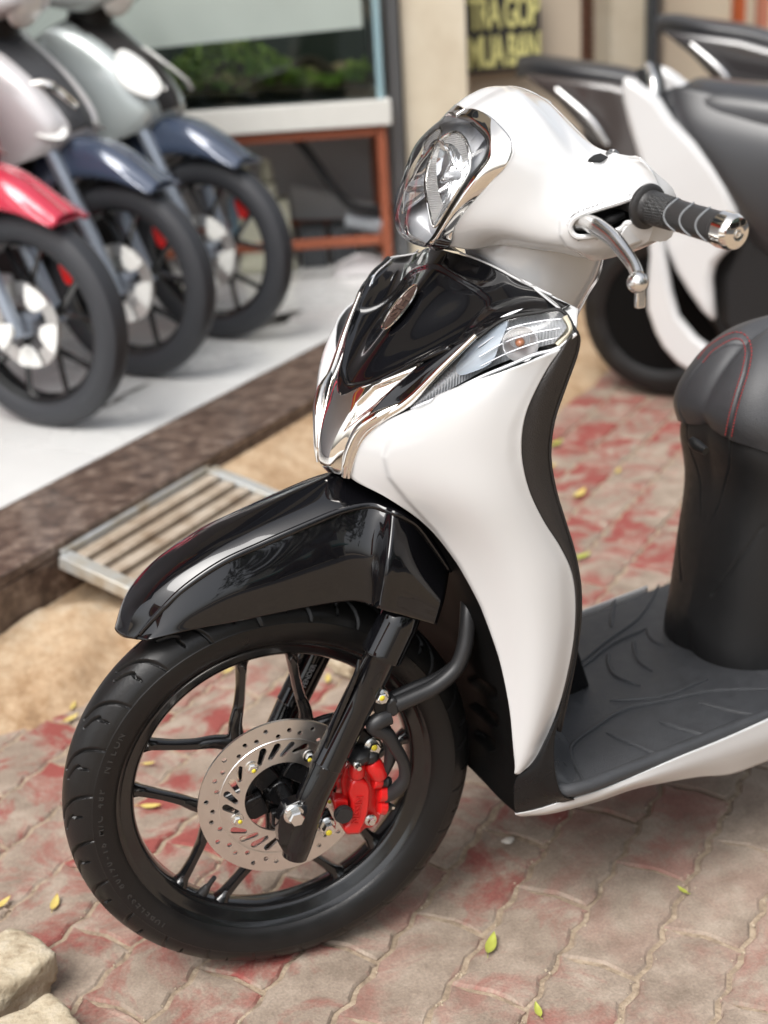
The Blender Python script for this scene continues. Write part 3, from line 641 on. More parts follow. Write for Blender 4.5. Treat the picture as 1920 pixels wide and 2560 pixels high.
# ================================================================== THE WHITE SCOOTER
SCO = empty('scooter', (0, 0, 0), 'white step-through scooter with glossy black front mudguard and red brake caliper in the foreground', 'scooter')
HUB = np.array([0, 0, .275]); AY = np.array([0, 1.0, 0])
def W(r, deg, y): a = rad(deg); return HUB+np.array([r*math.cos(a), y, r*math.sin(a)])
# ---- tyre with moulded grooves
def make_tyre():
    prof = [(-.026, .2095), (-.0315, .2125), (-.0355, .2185), (-.0392, .229), (-.0405, .2365), (-.0402, .2425), (-.0396, .2432)]
    nt_, na = 76, 1500
    ys = np.linspace(-.0393, .0393, nt_); 
    rr = .243+.0315*np.power(np.clip(1-(np.abs(ys)/.0394)**2.15, 0, 1), .62)
    tread = list(zip(ys, rr)); full = prof+tread+[(-h, r) for h, r in prof[::-1]]
    full = np.array(full); n = len(full); T0, T1 = len(prof), len(prof)+nt_
    per = 24; wdt = 2*PI/per
    # groove centre lines on one period: (angle fraction, y)
    lines = [([(.05, -.041), (.16, -.032), (.32, -.022), (.52, -.013), (.80, -.006)], .0033), ([(.55, -.034), (.60, -.028), (.56, -.026), (.70, -.020), (.92, -.0145)], .0027)]
    lines += [([(a+.5, -y) for a, y in l], g) for l, g in lines]
    segs = []
    for l, g in lines:
        l = cr1(l, 14)
        for p, q in zip(l[:-1], l[1:]): segs.append((p, q, g))
    V = np.zeros((na, n, 3)); th = np.arange(na)/na*2*PI
    D = np.full((na, nt_), 0.0)
    A = (th[:, None] % wdt)*.262; Y = ys[None, :]+0*A
    for p, q, g in segs:
        for sh in (-1, 0, 1):
            p0 = np.array([(p[0]+sh)*wdt*.262, p[1]]); q0 = np.array([(q[0]+sh)*wdt*.262, q[1]]); d = q0-p0
            t = np.clip(((A-p0[0])*d[0]+(Y-p0[1])*d[1])/(d@d), 0, 1)
            dist = np.hypot(A-p0[0]-t*d[0], Y-p0[1]-t*d[1]); D = np.maximum(D, np.clip(1.9-1.5*dist/(g*.5), 0, 1))
    R = np.tile(full[:, 1], (na, 1)); R[:, T0:T1] -= .0048*D
    V[:, :, 0] = R*np.cos(th)[:, None]; V[:, :, 1] = full[:, 0][None, :]; V[:, :, 2] = R*np.sin(th)[:, None]+.275
    F = [(k*n+i, k*n+i+1, ((k+1) % na)*n+i+1, ((k+1) % na)*n+i) for k in range(na) for i in range(n-1)]
    return mesh('tyre', V.reshape(-1, 3), F, M_RUB, SCO, True, 32)
TYRE = make_tyre()
def arc_text(name, s, r, deg0, size, y, parent, mt, sp=.62, flip=False):
    V, F = [], []; a = deg0
    for ch in s:
        if ch != ' ':
            v, f = textVF(ch, size, .0006); c = HUB+np.array([r*math.cos(rad(a)), y, r*math.sin(rad(a))])
            er = np.array([math.cos(rad(a)), 0, math.sin(rad(a))]); et = np.array([math.sin(rad(a)), 0, -math.cos(rad(a))])
            if flip: er, et = -er, -et
            k = len(V); V += [c+et*p[0]+er*p[1]-AY*p[2] for p in v]; F += [tuple(i+k for i in q) for q in f]
        a += (1 if flip else -1)*math.degrees(size*sp/r)
    return mesh(name, V, F, mt, parent, False)
M_EMB = mat('moulded_rubber_lettering', (.028, .027, .026), .45)
LET = joinVF([])
arc_text('sidewall_lettering', 'NYLON', .2335, 157, .0125, -.0398, TYRE, M_EMB, .95)
arc_text('sidewall_lettering', 'TUBELESS 80/90-16 M/C 48P', .2335, 222, .0125, -.0398, TYRE, M_EMB, .78, False).rotation_euler = (0, 0, 0)
# ---- rim
rp = [(-.0285, .2085), (-.0315, .2155), (-.0285, .2165), (-.0262, .2125), (-.0245, .2045), (-.0215, .2005), (-.0195, .1935), (-.0165, .1895), (-.0120, .1865), (0, .1855), (.0120, .1865), (.0165, .1895), (.0195, .1935), (.0215, .2005), (.0245, .2045), (.0262, .2125), (.0285, .2165), (.0315, .2155), (.0285, .2085)]
rp += [(.014, .196), (-.014, .196)]
RIM = lathe('rim', rp, HUB, AY, M_RIM, SCO, 160, True, 35)
def spoke_line(P, W0, H0, n=14):
    """tapered bar with a rounded section: P centre line, W0 half widths in the wheel plane, H0 half depths"""
    P = cr1(P, n); w_ = np.interp(np.linspace(0, 1, n), np.linspace(0, 1, len(W0)), W0); h_ = np.interp(np.linspace(0, 1, n), np.linspace(0, 1, len(H0)), H0)
    T = np.gradient(P, axis=0); V = []; q = [(1, .35), (.55, 1), (-.55, 1), (-1, .35), (-1, -.35), (-.55, -1), (.55, -1), (1, -.35)]
    for i in range(n):
        t = T[i]/np.linalg.norm(T[i]); s_ = np.cross(t, AY); s_ /= np.linalg.norm(s_); hh = np.cross(s_, t)
        V += [P[i]+s_*w_[i]*a+hh*h_[i]*b for a, b in q]
    F = [(i*8+k, i*8+(k+1) % 8, (i+1)*8+(k+1) % 8, (i+1)*8+k) for i in range(n-1) for k in range(8)]
    return V, F+[tuple(range(8))[::-1], tuple((n-1)*8+k for k in range(8))]
for k in range(5):
    a0 = 52+72*k
    parts = [spoke_line([W(.030, a0, 0), W(.060, a0, -.001), W(.094, a0, -.003)], [.016, .014, .017], [.012, .010, .009], 8)]
    for sg in (-1, 1):
        parts.append(spoke_line([W(.083, a0+sg*2, -.003), W(.105, a0+sg*9.5, -.004), W(.125, a0+sg*17, -.003), W(.150, a0+sg*22, -.002), W(.178, a0+sg*25.2, 0), W(.190, a0+sg*26, 0)], [.011, .0085, .0068, .0062, .0075, .0130], [.010, .009, .0085, .0085, .0100, .0135], 16))
    V, F = joinVF(parts); o = mesh('spoke', V, F, M_RIM, RIM, True, 60)
lathe('hub', [(-.040, 0), (-.040, .016), (-.034, .021), (-.030, .022), (-.029, .036), (-.022, .040), (-.015, .030), (.02, .030), (.024, .042), (.034, .040), (.036, .02), (.036, 0)], HUB, AY, M_RIM, SCO, 48)
for k in range(5):                                        # disc carrier arms on the hub
    a0 = 52+72*k; prism('carrier_arm', [W(.028, a0-32, -.032), W(.046, a0-20, -.032), W(.056, a0-9, -.032), W(.062, a0-6, -.032), W(.067, a0, -.032), W(.062, a0+6, -.032), W(.056, a0+9, -.032), W(.046, a0+20, -.032), W(.028, a0+32, -.032)], (0, -.012, 0), M_SATIN, SCO, .002)
# ---- brake disc
def circ(r, n, cx=0, cy=0, ph=0): return [(cx+r*math.cos(2*PI*i/n+ph), cy+r*math.sin(2*PI*i/n+ph)) for i in range(n)]
holes = [circ(.0505, 72)]
for k in range(40):
    a = rad(97.9+9*k); r = (.1008, .0925, .0965, .0893)[k % 4] ; holes.append(circ(.0033, 12, r*math.cos(a), r*math.sin(a)))
for k in range(5):
    for j in range(4):
        a = rad(52+72*k+14.5*(j+1)); r0, r1, sk = .0615, .0755, rad(5.0)
        if j == 0: r0 = .066
        pa = np.array([r0*math.cos(a+sk), r0*math.sin(a+sk)]); pb = np.array([r1*math.cos(a-sk), r1*math.sin(a-sk)])
        d = (pb-pa)/np.linalg.norm(pb-pa); nn = np.array([-d[1], d[0]]); lp = []
        for i in range(6): t = PI*i/5; lp.append(tuple(pb+.0047*(math.cos(t-PI/2)*d*1+math.sin(t-PI/2)*nn*-1)))
        for i in range(6): t = PI*i/5; lp.append(tuple(pa+.0032*(-math.cos(t-PI/2)*d+math.sin(t-PI/2)*nn)))
        holes.append(lp)
V, F = plateVF(circ(.111, 120), holes, lambda x, y, h: HUB+np.array([x, -.0475+h, y]), .0038)
DISC = mesh('brake_disc', V, F, M_STEEL, SCO, True, 30)
lathe('friction_ring', [(-.0482, .0825), (-.0484, .0835), (-.0484, .0842), (-.0476, .0848)], HUB, AY, M_STEEL, DISC, 96)
def hexbolt(name, c, ax, r, h, mt, parent, mark=None, flange=1.5):
    ax = np.asarray(ax, float); u, v = perp(ax); parts = [latheVF([(0, r*flange), (h*.18, r*flange), (h*.3, r*1.15), (h*.3, 0)], c, ax, 20)]
    P, F = latheVF([(h*.25, r), (h*.85, r), (h, r*.85), (h, 0)], c, ax, 6); parts.append((P, F)); V, F = joinVF(parts)
    o = mesh(name, V, F, mt, parent, True, 25)
    if mark:
        a = mark; c2 = c+ax*(h+.0004)+u*math.cos(a)*r*.42+v*math.sin(a)*r*.42
        Vm, Fm = latheVF([(0, r*.5), (.0006, r*.46), (.0006, 0)], c2, ax, 12); mesh('paint_mark', Vm, Fm, M_YEL, o if parent is SCO else parent, True)
    return o
for k in (0, 1, 2, 3, 4):
    hexbolt('disc_bolt', W(.0648, 52+72*k, -.0475), -AY, .0058, .006, M_ZINC, DISC, mark=1+k)
# valve stem
tube('valve_stem', [W(.186, -127.2, -.004), W(.178, -127.3, -.006), W(.172, -127.6, -.008), W(.170, -127.6, -.009), W(.154, -128.1, -.013)], [.0075, .0062, .0045, .0036, .0032], M_HOSE, SCO, 10, 12)
# ---- fork
def S(x, y, Y): return ST.P(x, y, Y)
fk_top, fk_bot = S(1002, 1540, -.085), S(806, 1935, -.085)
fdir = (fk_top-fk_bot)/np.linalg.norm(fk_top-fk_bot)
cast = [(846, 1900), (822, 1945), (800, 1972), (752, 2002), (714, 2018), (699, 2045), (696, 2080), (698, 2112), (712, 2136), (742, 2148), (757, 2140), (775, 2060), (812, 1985), (850, 1930)]
for sg in (-1, 1):
    off = np.array([0, 0 if sg < 0 else .17, 0])
    fl = lathe('fork_leg', [(-.012, 0), (-.012, .0195), (.014, .0205), (.0155, .0218), (.0185, .0212), (.10, .0212), (.176, .0212), (.1775, .0222), (.180, .0205), (.180, 0)], fk_bot+off, fdir, M_BLACK, SCO, 40)
    lathe('fork_sleeve', [(.174, .0195), (.174, .0268), (.177, .0276), (.181, .0268), (.222, .0262), (.236, .0240), (.245, .018), (.25, 0)], fk_bot+off, fdir, M_BLACK, fl, 40)
    V, F = tubeVF([S(822, 1905, -.085)+off, S(806, 1938, -.085)+off, S(780, 1995, -.085)+off, S(760, 2055, -.085)+off, S(744, 2110, -.085)+off, S(736, 2140, -.085)+off], [.0205, .0206, .0205, .0198, .0188, .0165], 28, 40); mesh('fork_bottom', V, F, M_BLACK, fl, True, 40)
    tube('fin', [S(897, 1648, -.094)+off, S(888, 1690, -.096)+off, S(846, 1790, -.096)+off, S(815, 1870, -.096)+off], [.0018, .0036, .0040, .0025], M_BLACK, fl, 8, 14)
    prism('fork_casting', [S(x, y, -.094)+(off if sg < 0 else np.array([0, .184, 0])) for x, y in cast], (0, .020*-sg, 0), M_BLACK, fl, .0022)
AX0 = S(735, 2033, -.096)
o = hexbolt('axle_nut', AX0, -AY, .0105, .017, M_ZINC, SCO, flange=1.35)
lathe('axle', [(-.004, .008), (.2, .008)], AX0, AY, M_SATIN, SCO, 16)
textmesh('fork_lettering', 'FENDER', .0100, .0003, S(772, 1690, .0632), fdir, np.array([-fdir[2], 0, fdir[0]]), mat('white_sticker_print', (.34, .34, .34), .5), SCO)
# ---- caliper
cc = lambda l, Y: [S(480+x*.30139, 1760+y*.30139, Y) for x, y in l]
CAL = prism('brake_caliper', cc([(1235, 640), (1262, 540), (1300, 500), (1330, 500), (1335, 540), (1400, 545), (1440, 520), (1500, 560), (1560, 640), (1610, 700), (1616, 860), (1570, 915), (1545, 990), (1490, 1030), (1440, 1035), (1390, 1085), (1285, 1088), (1250, 1040), (1205, 950), (1240, 860), (1250, 760)], -.068), (0, .030, 0), M_RED, SCO, .004)
prism('caliper_bridge', cc([(1322, 655), (1360, 632), (1420, 635), (1465, 665), (1482, 720), (1472, 880), (1440, 985), (1395, 1082), (1285, 1085), (1255, 1040), (1300, 1000), (1322, 940), (1325, 820), (1302, 740)], -.084), (0, .020, 0), M_RED, CAL, .0045)
prism('caliper_arm', cc([(1165, 805), (1200, 790), (1300, 800), (1310, 950), (1240, 965), (1190, 900)], -.080), (0, .02, 0), M_RED, CAL, .004)
for (x0, y0, x1, y1, r) in ((1480, 470, 1565, 600, .0125), (1365, 490, 1365, 600, .011), (1500, 640, 1570, 640, .010), (1540, 740, 1612, 742, .0115), (1540, 850, 1610, 850, .011)):
    a, b = cc([(x0, y0), (x1, y1)], -.076); tube('caliper_boss', [a, a+(b-a)*.15, a+(b-a)*.85, b], [r*.8, r, r, r*.85], M_RED, CAL, 20)
c0 = cc([(1250, 905)], -.083)[0]; lathe('guide_pin_boot', [(0, .0125), (.004, .0125), (.0045, .011), (.008, .0108), (.0085, 0)], c0, -AY, M_HOSE, CAL, 24)
for (x, y, r) in ((1385, 420, .0165), (1475, 420, .013)):
    c0 = cc([(x, y)], -.074)[0]; lathe('rubber_boot', [(-.004, r*.6), (0, r*.85), (.006, r), (.012, r*.9), (.016, r*.5), (.017, 0)], c0-np.array([0, 0, .006]), np.array([-.1, -.2, 1.0]), M_HOSE, CAL, 20)
lathe('bleed_nipple', [(0, .005), (.004, .005), (.005, .0035), (.012, .003), (.012, 0)], cc([(1365, 500)], -.088)[0], -AY, M_ZINC, CAL, 12)
hexbolt('caliper_bolt', cc([(1480, 960)], -.072)[0], -AY, .0055, .008, M_ZINC, CAL)
hexbolt('caliper_bolt', cc([(1632, 740)], -.074)[0], -AY, .005, .008, M_ZINC, CAL)
for y in (640, 850):
    a, b = cc([(1570, y), (1650, y)], -.076); tube('boot_ribbed', [a, a+(b-a)*.3, a+(b-a)*.5, a+(b-a)*.7, b], [.0085, .0075, .0085, .007, .0045], M_HOSE, CAL, 14)
a, b = cc([(1640, 850), (1675, 855)], -.076); tube('pin_tip', [a, b], [.0045, .0035], M_ZINC, CAL, 10)
up = cc([(1375, 880), (1390, 800)], -.0850); ud = up[1]-up[0]
textmesh('caliper_lettering', 'NISSIN', .0135, .0007, up[0], ud, np.array([-ud[2], 0, ud[0]]), mat('red_raised_letters', (.50, .010, .010), .3, 0, .5), CAL, 1.05)
prism('caliper_bracket', cc([(1330, 330), (1400, 200), (1440, 215), (1500, 260), (1545, 330), (1530, 385), (1470, 400), (1380, 400)], -.070), (0, .012, 0), M_SATIN, SCO, .003)
prism('caliper_bracket', cc([(1060, 930), (1140, 880), (1175, 960), (1165, 1040), (1110, 1055), (1060, 1010)], -.074), (0, .012, 0), M_SATIN, SCO, .003)
hexbolt('bracket_bolt', S(480+1500*.3014, 1760+345*.3014, -.0715), -AY, .0085, .011, M_ZINC, SCO, mark=-1.2, flange=1.45)
hexbolt('bracket_bolt', S(480+1118*.3014, 1760+1000*.3014, -.0755), -AY, .0085, .014, M_ZINC, SCO, mark=1.1, flange=1.4)
# ---- hoses
tube('brake_hose', [S(1172, 1465, -.050), S(1170, 1530, -.075), S(1163, 1610, -.088), S(1140, 1670, -.092), S(1090, 1715, -.094), S(1035, 1742, -.094), S(988, 1762, -.094)], .0105, M_HOSE, SCO, 16, 40)
tube('sensor_cable', [S(1180, 1470, -.045), S(1176, 1560, -.068), S(1155, 1640, -.075), S(1100, 1690, -.080), S(1035, 1718, -.082), S(975, 1745, -.082)], .0075, M_HOSE, SCO, 12, 36)
prism('hose_bracket', [S(x, y, -.098) for x, y in [(935, 1722), (962, 1722), (975, 1745), (985, 1760), (985, 1785), (963, 1800), (938, 1785), (930, 1755)]], (0, .014, 0), M_SATIN, SCO, .002)
prism('hose_clamp', [S(x, y, -.102) for x, y in [(985, 1745), (998, 1755), (1000, 1782), (985, 1795), (968, 1785), (968, 1760)]], (0, .02, 0), M_HOSE, SCO, .003)
hexbolt('clamp_bolt', S(953, 1741, -.099), -AY, .0075, .009, M_ZINC, SCO, mark=-1.0, flange=1.35)
tube('brake_hose', [S(972, 1790, -.094), S(950, 1800, -.096), S(935, 1812, -.096), S(942, 1824, -.096), S(968, 1838, -.096), S(988, 1868, -.096), S(1008, 1905, -.094), S(1012, 1940, -.092), S(1000, 1965, -.088), S(975, 1985, -.080), S(958, 1995, -.078)], [.0115, .0115, .011, .010, .0095, .0085, .0080, .0080, .0095, .0095, .0075], M_HOSE, SCO, 16, 60)
tube('sensor_cable', [S(960, 1825, -.088), S(975, 1850, -.085), S(976, 1890, -.082), S(966, 1925, -.080), S(955, 1945, -.076)], [.010, .010, .0085, .0055, .0045], M_HOSE, SCO, 12, 30)
# ---- front mudguard
fen = [[(287, 1573, 0), (306, 1592, -.022), (338, 1598, -.042), (360, 1599, -.054), (366, 1599, -.057)],
       [(310, 1514, 0), (343, 1521, -.030), (391, 1538, -.050), (412, 1566, -.061), (420, 1588, -.066)],
       [(372, 1442, 0), (410, 1450, -.032), (457, 1474, -.0535), (482, 1526, -.066), (495, 1571, -.070)],
       [(468, 1368, 0), (510, 1383, -.034), (552, 1410, -.0550), (577, 1482, -.069), (595, 1553, -.073)],
       [(578, 1308, 0), (620, 1328, -.035), (652, 1364, -.0560), (677, 1450, -.071), (695, 1533, -.075)],
       [(690, 1252, 0), (730, 1281, -.036), (757, 1319, -.0575), (777, 1420, -.072), (795, 1514, -.076)],
       [(775, 1212, 0), (820, 1246, -.037), (852, 1281, -.0585), (872, 1390, -.074), (885, 1503, -.079)],
       [(850, 1178, 0), (888, 1232, -.038), (924, 1266, -.0615), (930, 1390, -.083), (930, 1515, -.088)],
       [(905, 1174, 0), (940, 1235, -.042), (962, 1276, -.0720), (952, 1400, -.102), (936, 1518, -.108)],
       [(930, 1180, 0), (965, 1240, -.046), (986, 1284, -.0830), (968, 1404, -.118), (950, 1522, -.1220)],
       [(960, 1192, 0), (990, 1248, -.046), (1012, 1295, -.0840), (992, 1414, -.119), (975, 1530, -.1230)],
       [(1000, 1215, 0), (1028, 1268, -.046), (1050, 1322, -.0800), (1030, 1432, -.115), (1008, 1538, -.1190)],
       [(1080, 1300, 0), (1100, 1350, -.040), (1124, 1425, -.0720), (1112, 1495, -.104), (1092, 1562, -.1080)]]
fen = [r[:3]+r[2:] for r in fen]                        # doubled point: the moulded crease along the side stays crisp
FENDER = panel('front_mudguard', fen, ST, M_BLACK, SCO, HUB+np.array([0, 0, .1]), 120, 61, 'weld', .0028)

# ---- handlebar cowl
SLOT = [(1427, 574), (1430, 556), (1446, 541), (1480, 527), (1540, 508), (1592, 494), (1600, 520), (1585, 552), (1566, 558), (1552, 572), (1520, 582), (1470, 591), (1441, 590)]
LID = [(1600, 386), (1560, 398), (1510, 425), (1450, 470), (1412, 510), (1393, 548), (1394, 590), (1412, 618), (1445, 636), (1480, 660), (1700, 660), (1700, 386)]
bez = [(1163, 271, 0), (1195, 274, -.035), (1245, 307, -.072), (1284, 378, -.105), (1225, 460, -.095), (1150, 546, -.072), (1124, 616, -.05)]
cow = [bez,
       [(1220, 236, 0), (1247, 250, -.045), (1300, 312, -.086), (1330, 396, -.113), (1285, 480, -.107), (1205, 562, -.085), (1182, 624, -.055)],
       [(1278, 214, 0), (1312, 242, -.055), (1365, 322, -.098), (1392, 412, -.123), (1350, 502, -.121), (1275, 580, -.100), (1256, 612, -.065)],
       [(1352, 241, 0), (1388, 300, -.060), (1428, 370, -.108), (1450, 440, -.136), (1415, 522, -.140), (1345, 600, -.118), (1335, 624, -.085)],
       [(1406, 289, -.03), (1434, 332, -.078), (1468, 392, -.124), (1486, 462, -.152), (1455, 540, -.158), (1408, 608, -.138), (1398, 632, -.11)],
       [(1481, 361, -.09), (1495, 378, -.112), (1516, 421, -.144), (1526, 472, -.167), (1500, 545, -.171), (1472, 615, -.158), (1465, 645, -.13)],
       [(1545, 384, -.14), (1553, 393, -.152), (1567, 425, -.170), (1576, 466, -.183), (1562, 530, -.187), (1548, 600, -.178), (1542, 634, -.155)],
       [(1602, 393, -.187), (1612, 402, -.190), (1632, 427, -.195), (1648, 468, -.198), (1645, 520, -.199), (1632, 576, -.196), (1623, 600, -.191)]]
FRM = S(1450, 480, -.02)+np.array([.06, 0, -.03])
SMILE = [(1470, 400), (1480, 388), (1500, 384), (1540, 380), (1552, 386), (1530, 402), (1500, 410), (1480, 412)]
COWL = panel('handlebar_cowl', cow, ST, M_WHITE, SCO, FRM, 170, 120, 'weld', .003, [inset(LID, .0035, 14), inset(SMILE, .002, 6)], SLOT, None, 60)
def slotY(x): return np.interp(x, [1425, 1460, 1500, 1540, 1580, 1605], [-.1535, -.163, -.1735, -.181, -.188, -.192])
for sg in (1, -1):                                             # rear, end and underside of the cowl
    rows = []
    for r in cow[2:]:
        a, b = S(*r[0]), S(*r[-1]); dx = np.array([.035, 0, 0])
        row = [a, a+dx*.45+np.array([0, 0, -.016]), (a+b)/2+dx*1.1, b+dx*.8+np.array([0, 0, .004]), b]
        rows.append([p if sg > 0 else ST.mir(p) for p in row])
    loft3('cowl_rear', rows, M_WHITE, COWL, np.array([.40, -.06*sg, 1.02]), 30, 14, .002)
    lp = [S(*q) for q in cow[-1]]; a, b = lp[0], lp[-1]; lp = lp+[b+dx*.8, (a+b)/2+dx*1.1, a+dx*.45+np.array([0, 0, -.016])]; lp = list(cr1(lp, 40, True)); c = np.mean(lp, 0)+np.array([0, -.006, 0])
    lp2 = [q*.45+c*.55+np.array([0, -.003, 0]) for q in lp]; V = lp+lp2+[c]; n = 40
    if sg < 0: V = [ST.mir(q) for q in V]
    mesh('cowl_end', V, [(i, (i+1) % n, n+(i+1) % n, n+i) for i in range(n)]+[(n+i, n+(i+1) % n, 2*n) for i in range(n)], M_WHITE, COWL)
    sp_ = [S(x, y, slotY(x)) for x, y in cr1(SLOT, 90, True)]; sp_ = [q if sg > 0 else ST.mir(q) for q in sp_]; tube('slot_lip', [q+np.array([-.0008, -.0012*sg, .0]) for q in sp_+[sp_[0]]], .0033, M_WHITE, COWL, 8)
a = [S(*r[0]) for r in cow[3:]]; dsh = []
for p in a: dsh.append([p+np.array([.012, .004, -.012]), np.array([p[0]+.012, 0, p[2]-.016]), ST.mir(p)+np.array([.012, -.004, -.012])])
loft3('instrument_panel', dsh, M_PLAS, SCO, np.array([.4, 0, .9]), 16, 12, .002)
P = S(1502, 401, -.128); o = prism('mirror_mount_hole', [S(x, y, Y) for x, y, Y in [(1468, 405, -.1285), (1480, 396, -.127), (1497, 391, -.127), (1516, 400, -.132), (1500, 407, -.134), (1480, 409, -.132)]], (.0, -.004, .004), M_DARK, COWL)
c0 = S(1531, 386, -.131); lathe('mirror_screw', [(-.003, .0075), (.0012, .0075), (.0022, .0055), (.004, .005), (.0046, .003), (.003, 0)], c0, np.array([-.15, -.45, 1.0]), mat('dull_grey_screw', (.20, .20, .20), .4, .8), COWL, 20)
# ---- headlight
LC = [(1140, 294, 0), (1121, 312, 0), (1092, 345, 0), (1060, 395, 0), (1038, 450, 0), (1020, 515, 0), (1011, 560, 0), (1013, 592, 0), (1028, 607, 0), (1052, 614, 0)]
LE = [(1140, 294, 0), (1180, 307, -.04), (1213, 340, -.07), (1221, 367, -.086), (1211, 400, -.088), (1178, 442, -.085), (1146, 490, -.078), (1112, 545, -.066), (1086, 590, -.050), (1066, 613, -.030)]
BEZ = [tuple(q) for q in cr1(bez, 10)]; BEZ[-1] = (1124, 616, -.05)
LCx = LC+[(1070, 617, 0)]; LEx = LE+[(1070, 617, 0)]; BEZx = BEZ+[(1090, 628, 0)]
HL = panel('headlight_bezel', [LEx, [((p[0]*2+q[0])/3, (p[1]*2+q[1])/3, (p[2]*2+q[2])/3-.004) for p, q in zip(LEx, BEZx)], BEZx], ST, M_CHROME, SCO, FRM, 20, 90, 'weld', .003)
nI, nJ = 46, 26
Cc, Ee = cr1([S(*p) for p in LCx], nI), cr1([S(*p) for p in LEx], nI)
def dome(push, shrink=1.0):
    """lens surface: quarter ellipse from the centre line to the bezel edge in every level; push moves it back along the sight line"""
    V = []
    for i in range(nI):
        c, e = Cc[i], Ee[i]
        for j in range(nJ):
            a = PI/2*j/(nJ-1); t = 1-math.cos(a); p = np.array([c[0]+(e[0]-c[0])*t, c[1]+(e[1]-c[1])*math.sin(a), c[2]+(e[2]-c[2])*t])
            p[0] -= .004*math.sin(PI*i/(nI-1))*math.sin(2*a)
            if push: d = p-CAM; d /= np.linalg.norm(d); wgt = min(1, 3.2*math.sin(PI*i/(nI-1)))*min(1, 2.6*(1-j/(nJ-1))); p = p+(d*.75+np.array([.6, 0, 0]))*push*wgt
            V.append(p)
    V = np.array(V); return V
def half2(name, V, mt, parent, merge=True):
    F = fix_out(V, gridF(nI, nJ), FRM); VM = np.array([ST.mir(v) for v in V]); k = len(V)
    o = mesh(name, np.vstack([V, VM]), F+[tuple(i+k for i in f[::-1]) for f in F], mt, parent, True)
    bm = bmesh.new(); bm.from_mesh(o.data); bmesh.ops.remove_doubles(bm, verts=bm.verts, dist=2e-4); bm.to_mesh(o.data); bm.free(); o.data.shade_smooth(); return o
LV = dome(0); half2('headlight_lens', LV, M_LENS, HL); half2('headlight_housing', dome(.050), M_HOUS, HL)
dL = LV-CAM; LPX = np.stack([960+FPX*(dL@CR)/(dL@CF), 1280+FPX*(dL@CD)/(dL@CF)], 1)
def inlens(x, y, push):
    r = np.hypot(LPX[:, 0]-x, LPX[:, 1]-y); i = np.argsort(r)[:4]; wt = 1/(r[i]+.5); q = (LV[i]*wt[:, None]).sum(0)/wt.sum(); dp = (q-CAM)@CF
    return CAM+ray(x, y)*(dp+push)
tear = [(1083, 566), (1068, 501), (1063, 456), (1071, 411), (1092, 360), (1119, 336), (1143, 330), (1161, 345), (1172, 369), (1175, 396), (1173, 429), (1143, 480), (1107, 541)]
T3 = [inlens(x, y, .010) for x, y in tear]
def bowl(name, loop, depth, mt, parent, mirror=False, rings=9, p=2.0):
    L3 = cr1(loop, 48, True); c = L3.mean(0); V = []; n = len(L3)
    for k in range(rings+1):
        t = 1-k/rings
        for q in L3: V.append(c+(q-c)*t+depth*(1-t**p))
    if mirror: V = [ST.mir(v) for v in V]
    F = [(k*n+i, k*n+(i+1) % n, (k+1)*n+(i+1) % n, (k+1)*n+i) for k in range(rings) for i in range(n)]
    return mesh(name, V, F, mt, parent, True)
rd = ray(1120, 440)
for mi in (False, True):
    mm = (lambda q: ST.mir(q)) if mi else (lambda q: q)
    bowl('headlight_reflector', T3, rd*.028+np.array([.012, 0, 0]), M_REFL, HL, mi)
    lp = [mm(q) for q in cr1(T3, 60, True)]; tube('reflector_rim', lp+[lp[0]], .0017, M_CHROME, HL, 8)
    sw = [(1084, 560), (1070, 500), (1066, 456), (1074, 411), (1094, 364)]; se = [(1108, 512), (1097, 478), (1092, 440), (1092, 402), (1100, 368)]
    loft3('ribbed_strip', [[mm(inlens(x, y, .010)) for x, y in sw], [mm(inlens(x, y, .017)) for x, y in se]], M_RIBS, HL, None, 6, 30)
    up_ = [(1112, 345), (1140, 338), (1160, 358), (1168, 392), (1160, 400), (1135, 372)]
    loft3('ribbed_strip', [[mm(inlens(x, y, .011)) for x, y in [(1118, 342), (1144, 336), (1163, 360), (1170, 398)]], [mm(inlens(x, y, .020)) for x, y in [(1110, 356), (1132, 362), (1150, 384), (1158, 410)]]], M_RIBS, HL, None, 6, 30)
    lathe('headlight_bulb', [(-.01, .006), (.004, .006), (.010, .004), (.012, 0)], mm(inlens(1130, 440, .030)), mm(S(0, 0, -1))*0+np.array([-1, -.6 if not mi else .6, .1]), M_HOUS, HL, 16)
tube('lens_edge', [S(*p)+np.array([-.001, 0, 0]) for p in cr1(LE[1:], 40)], .0013, M_DARK, HL, 8)
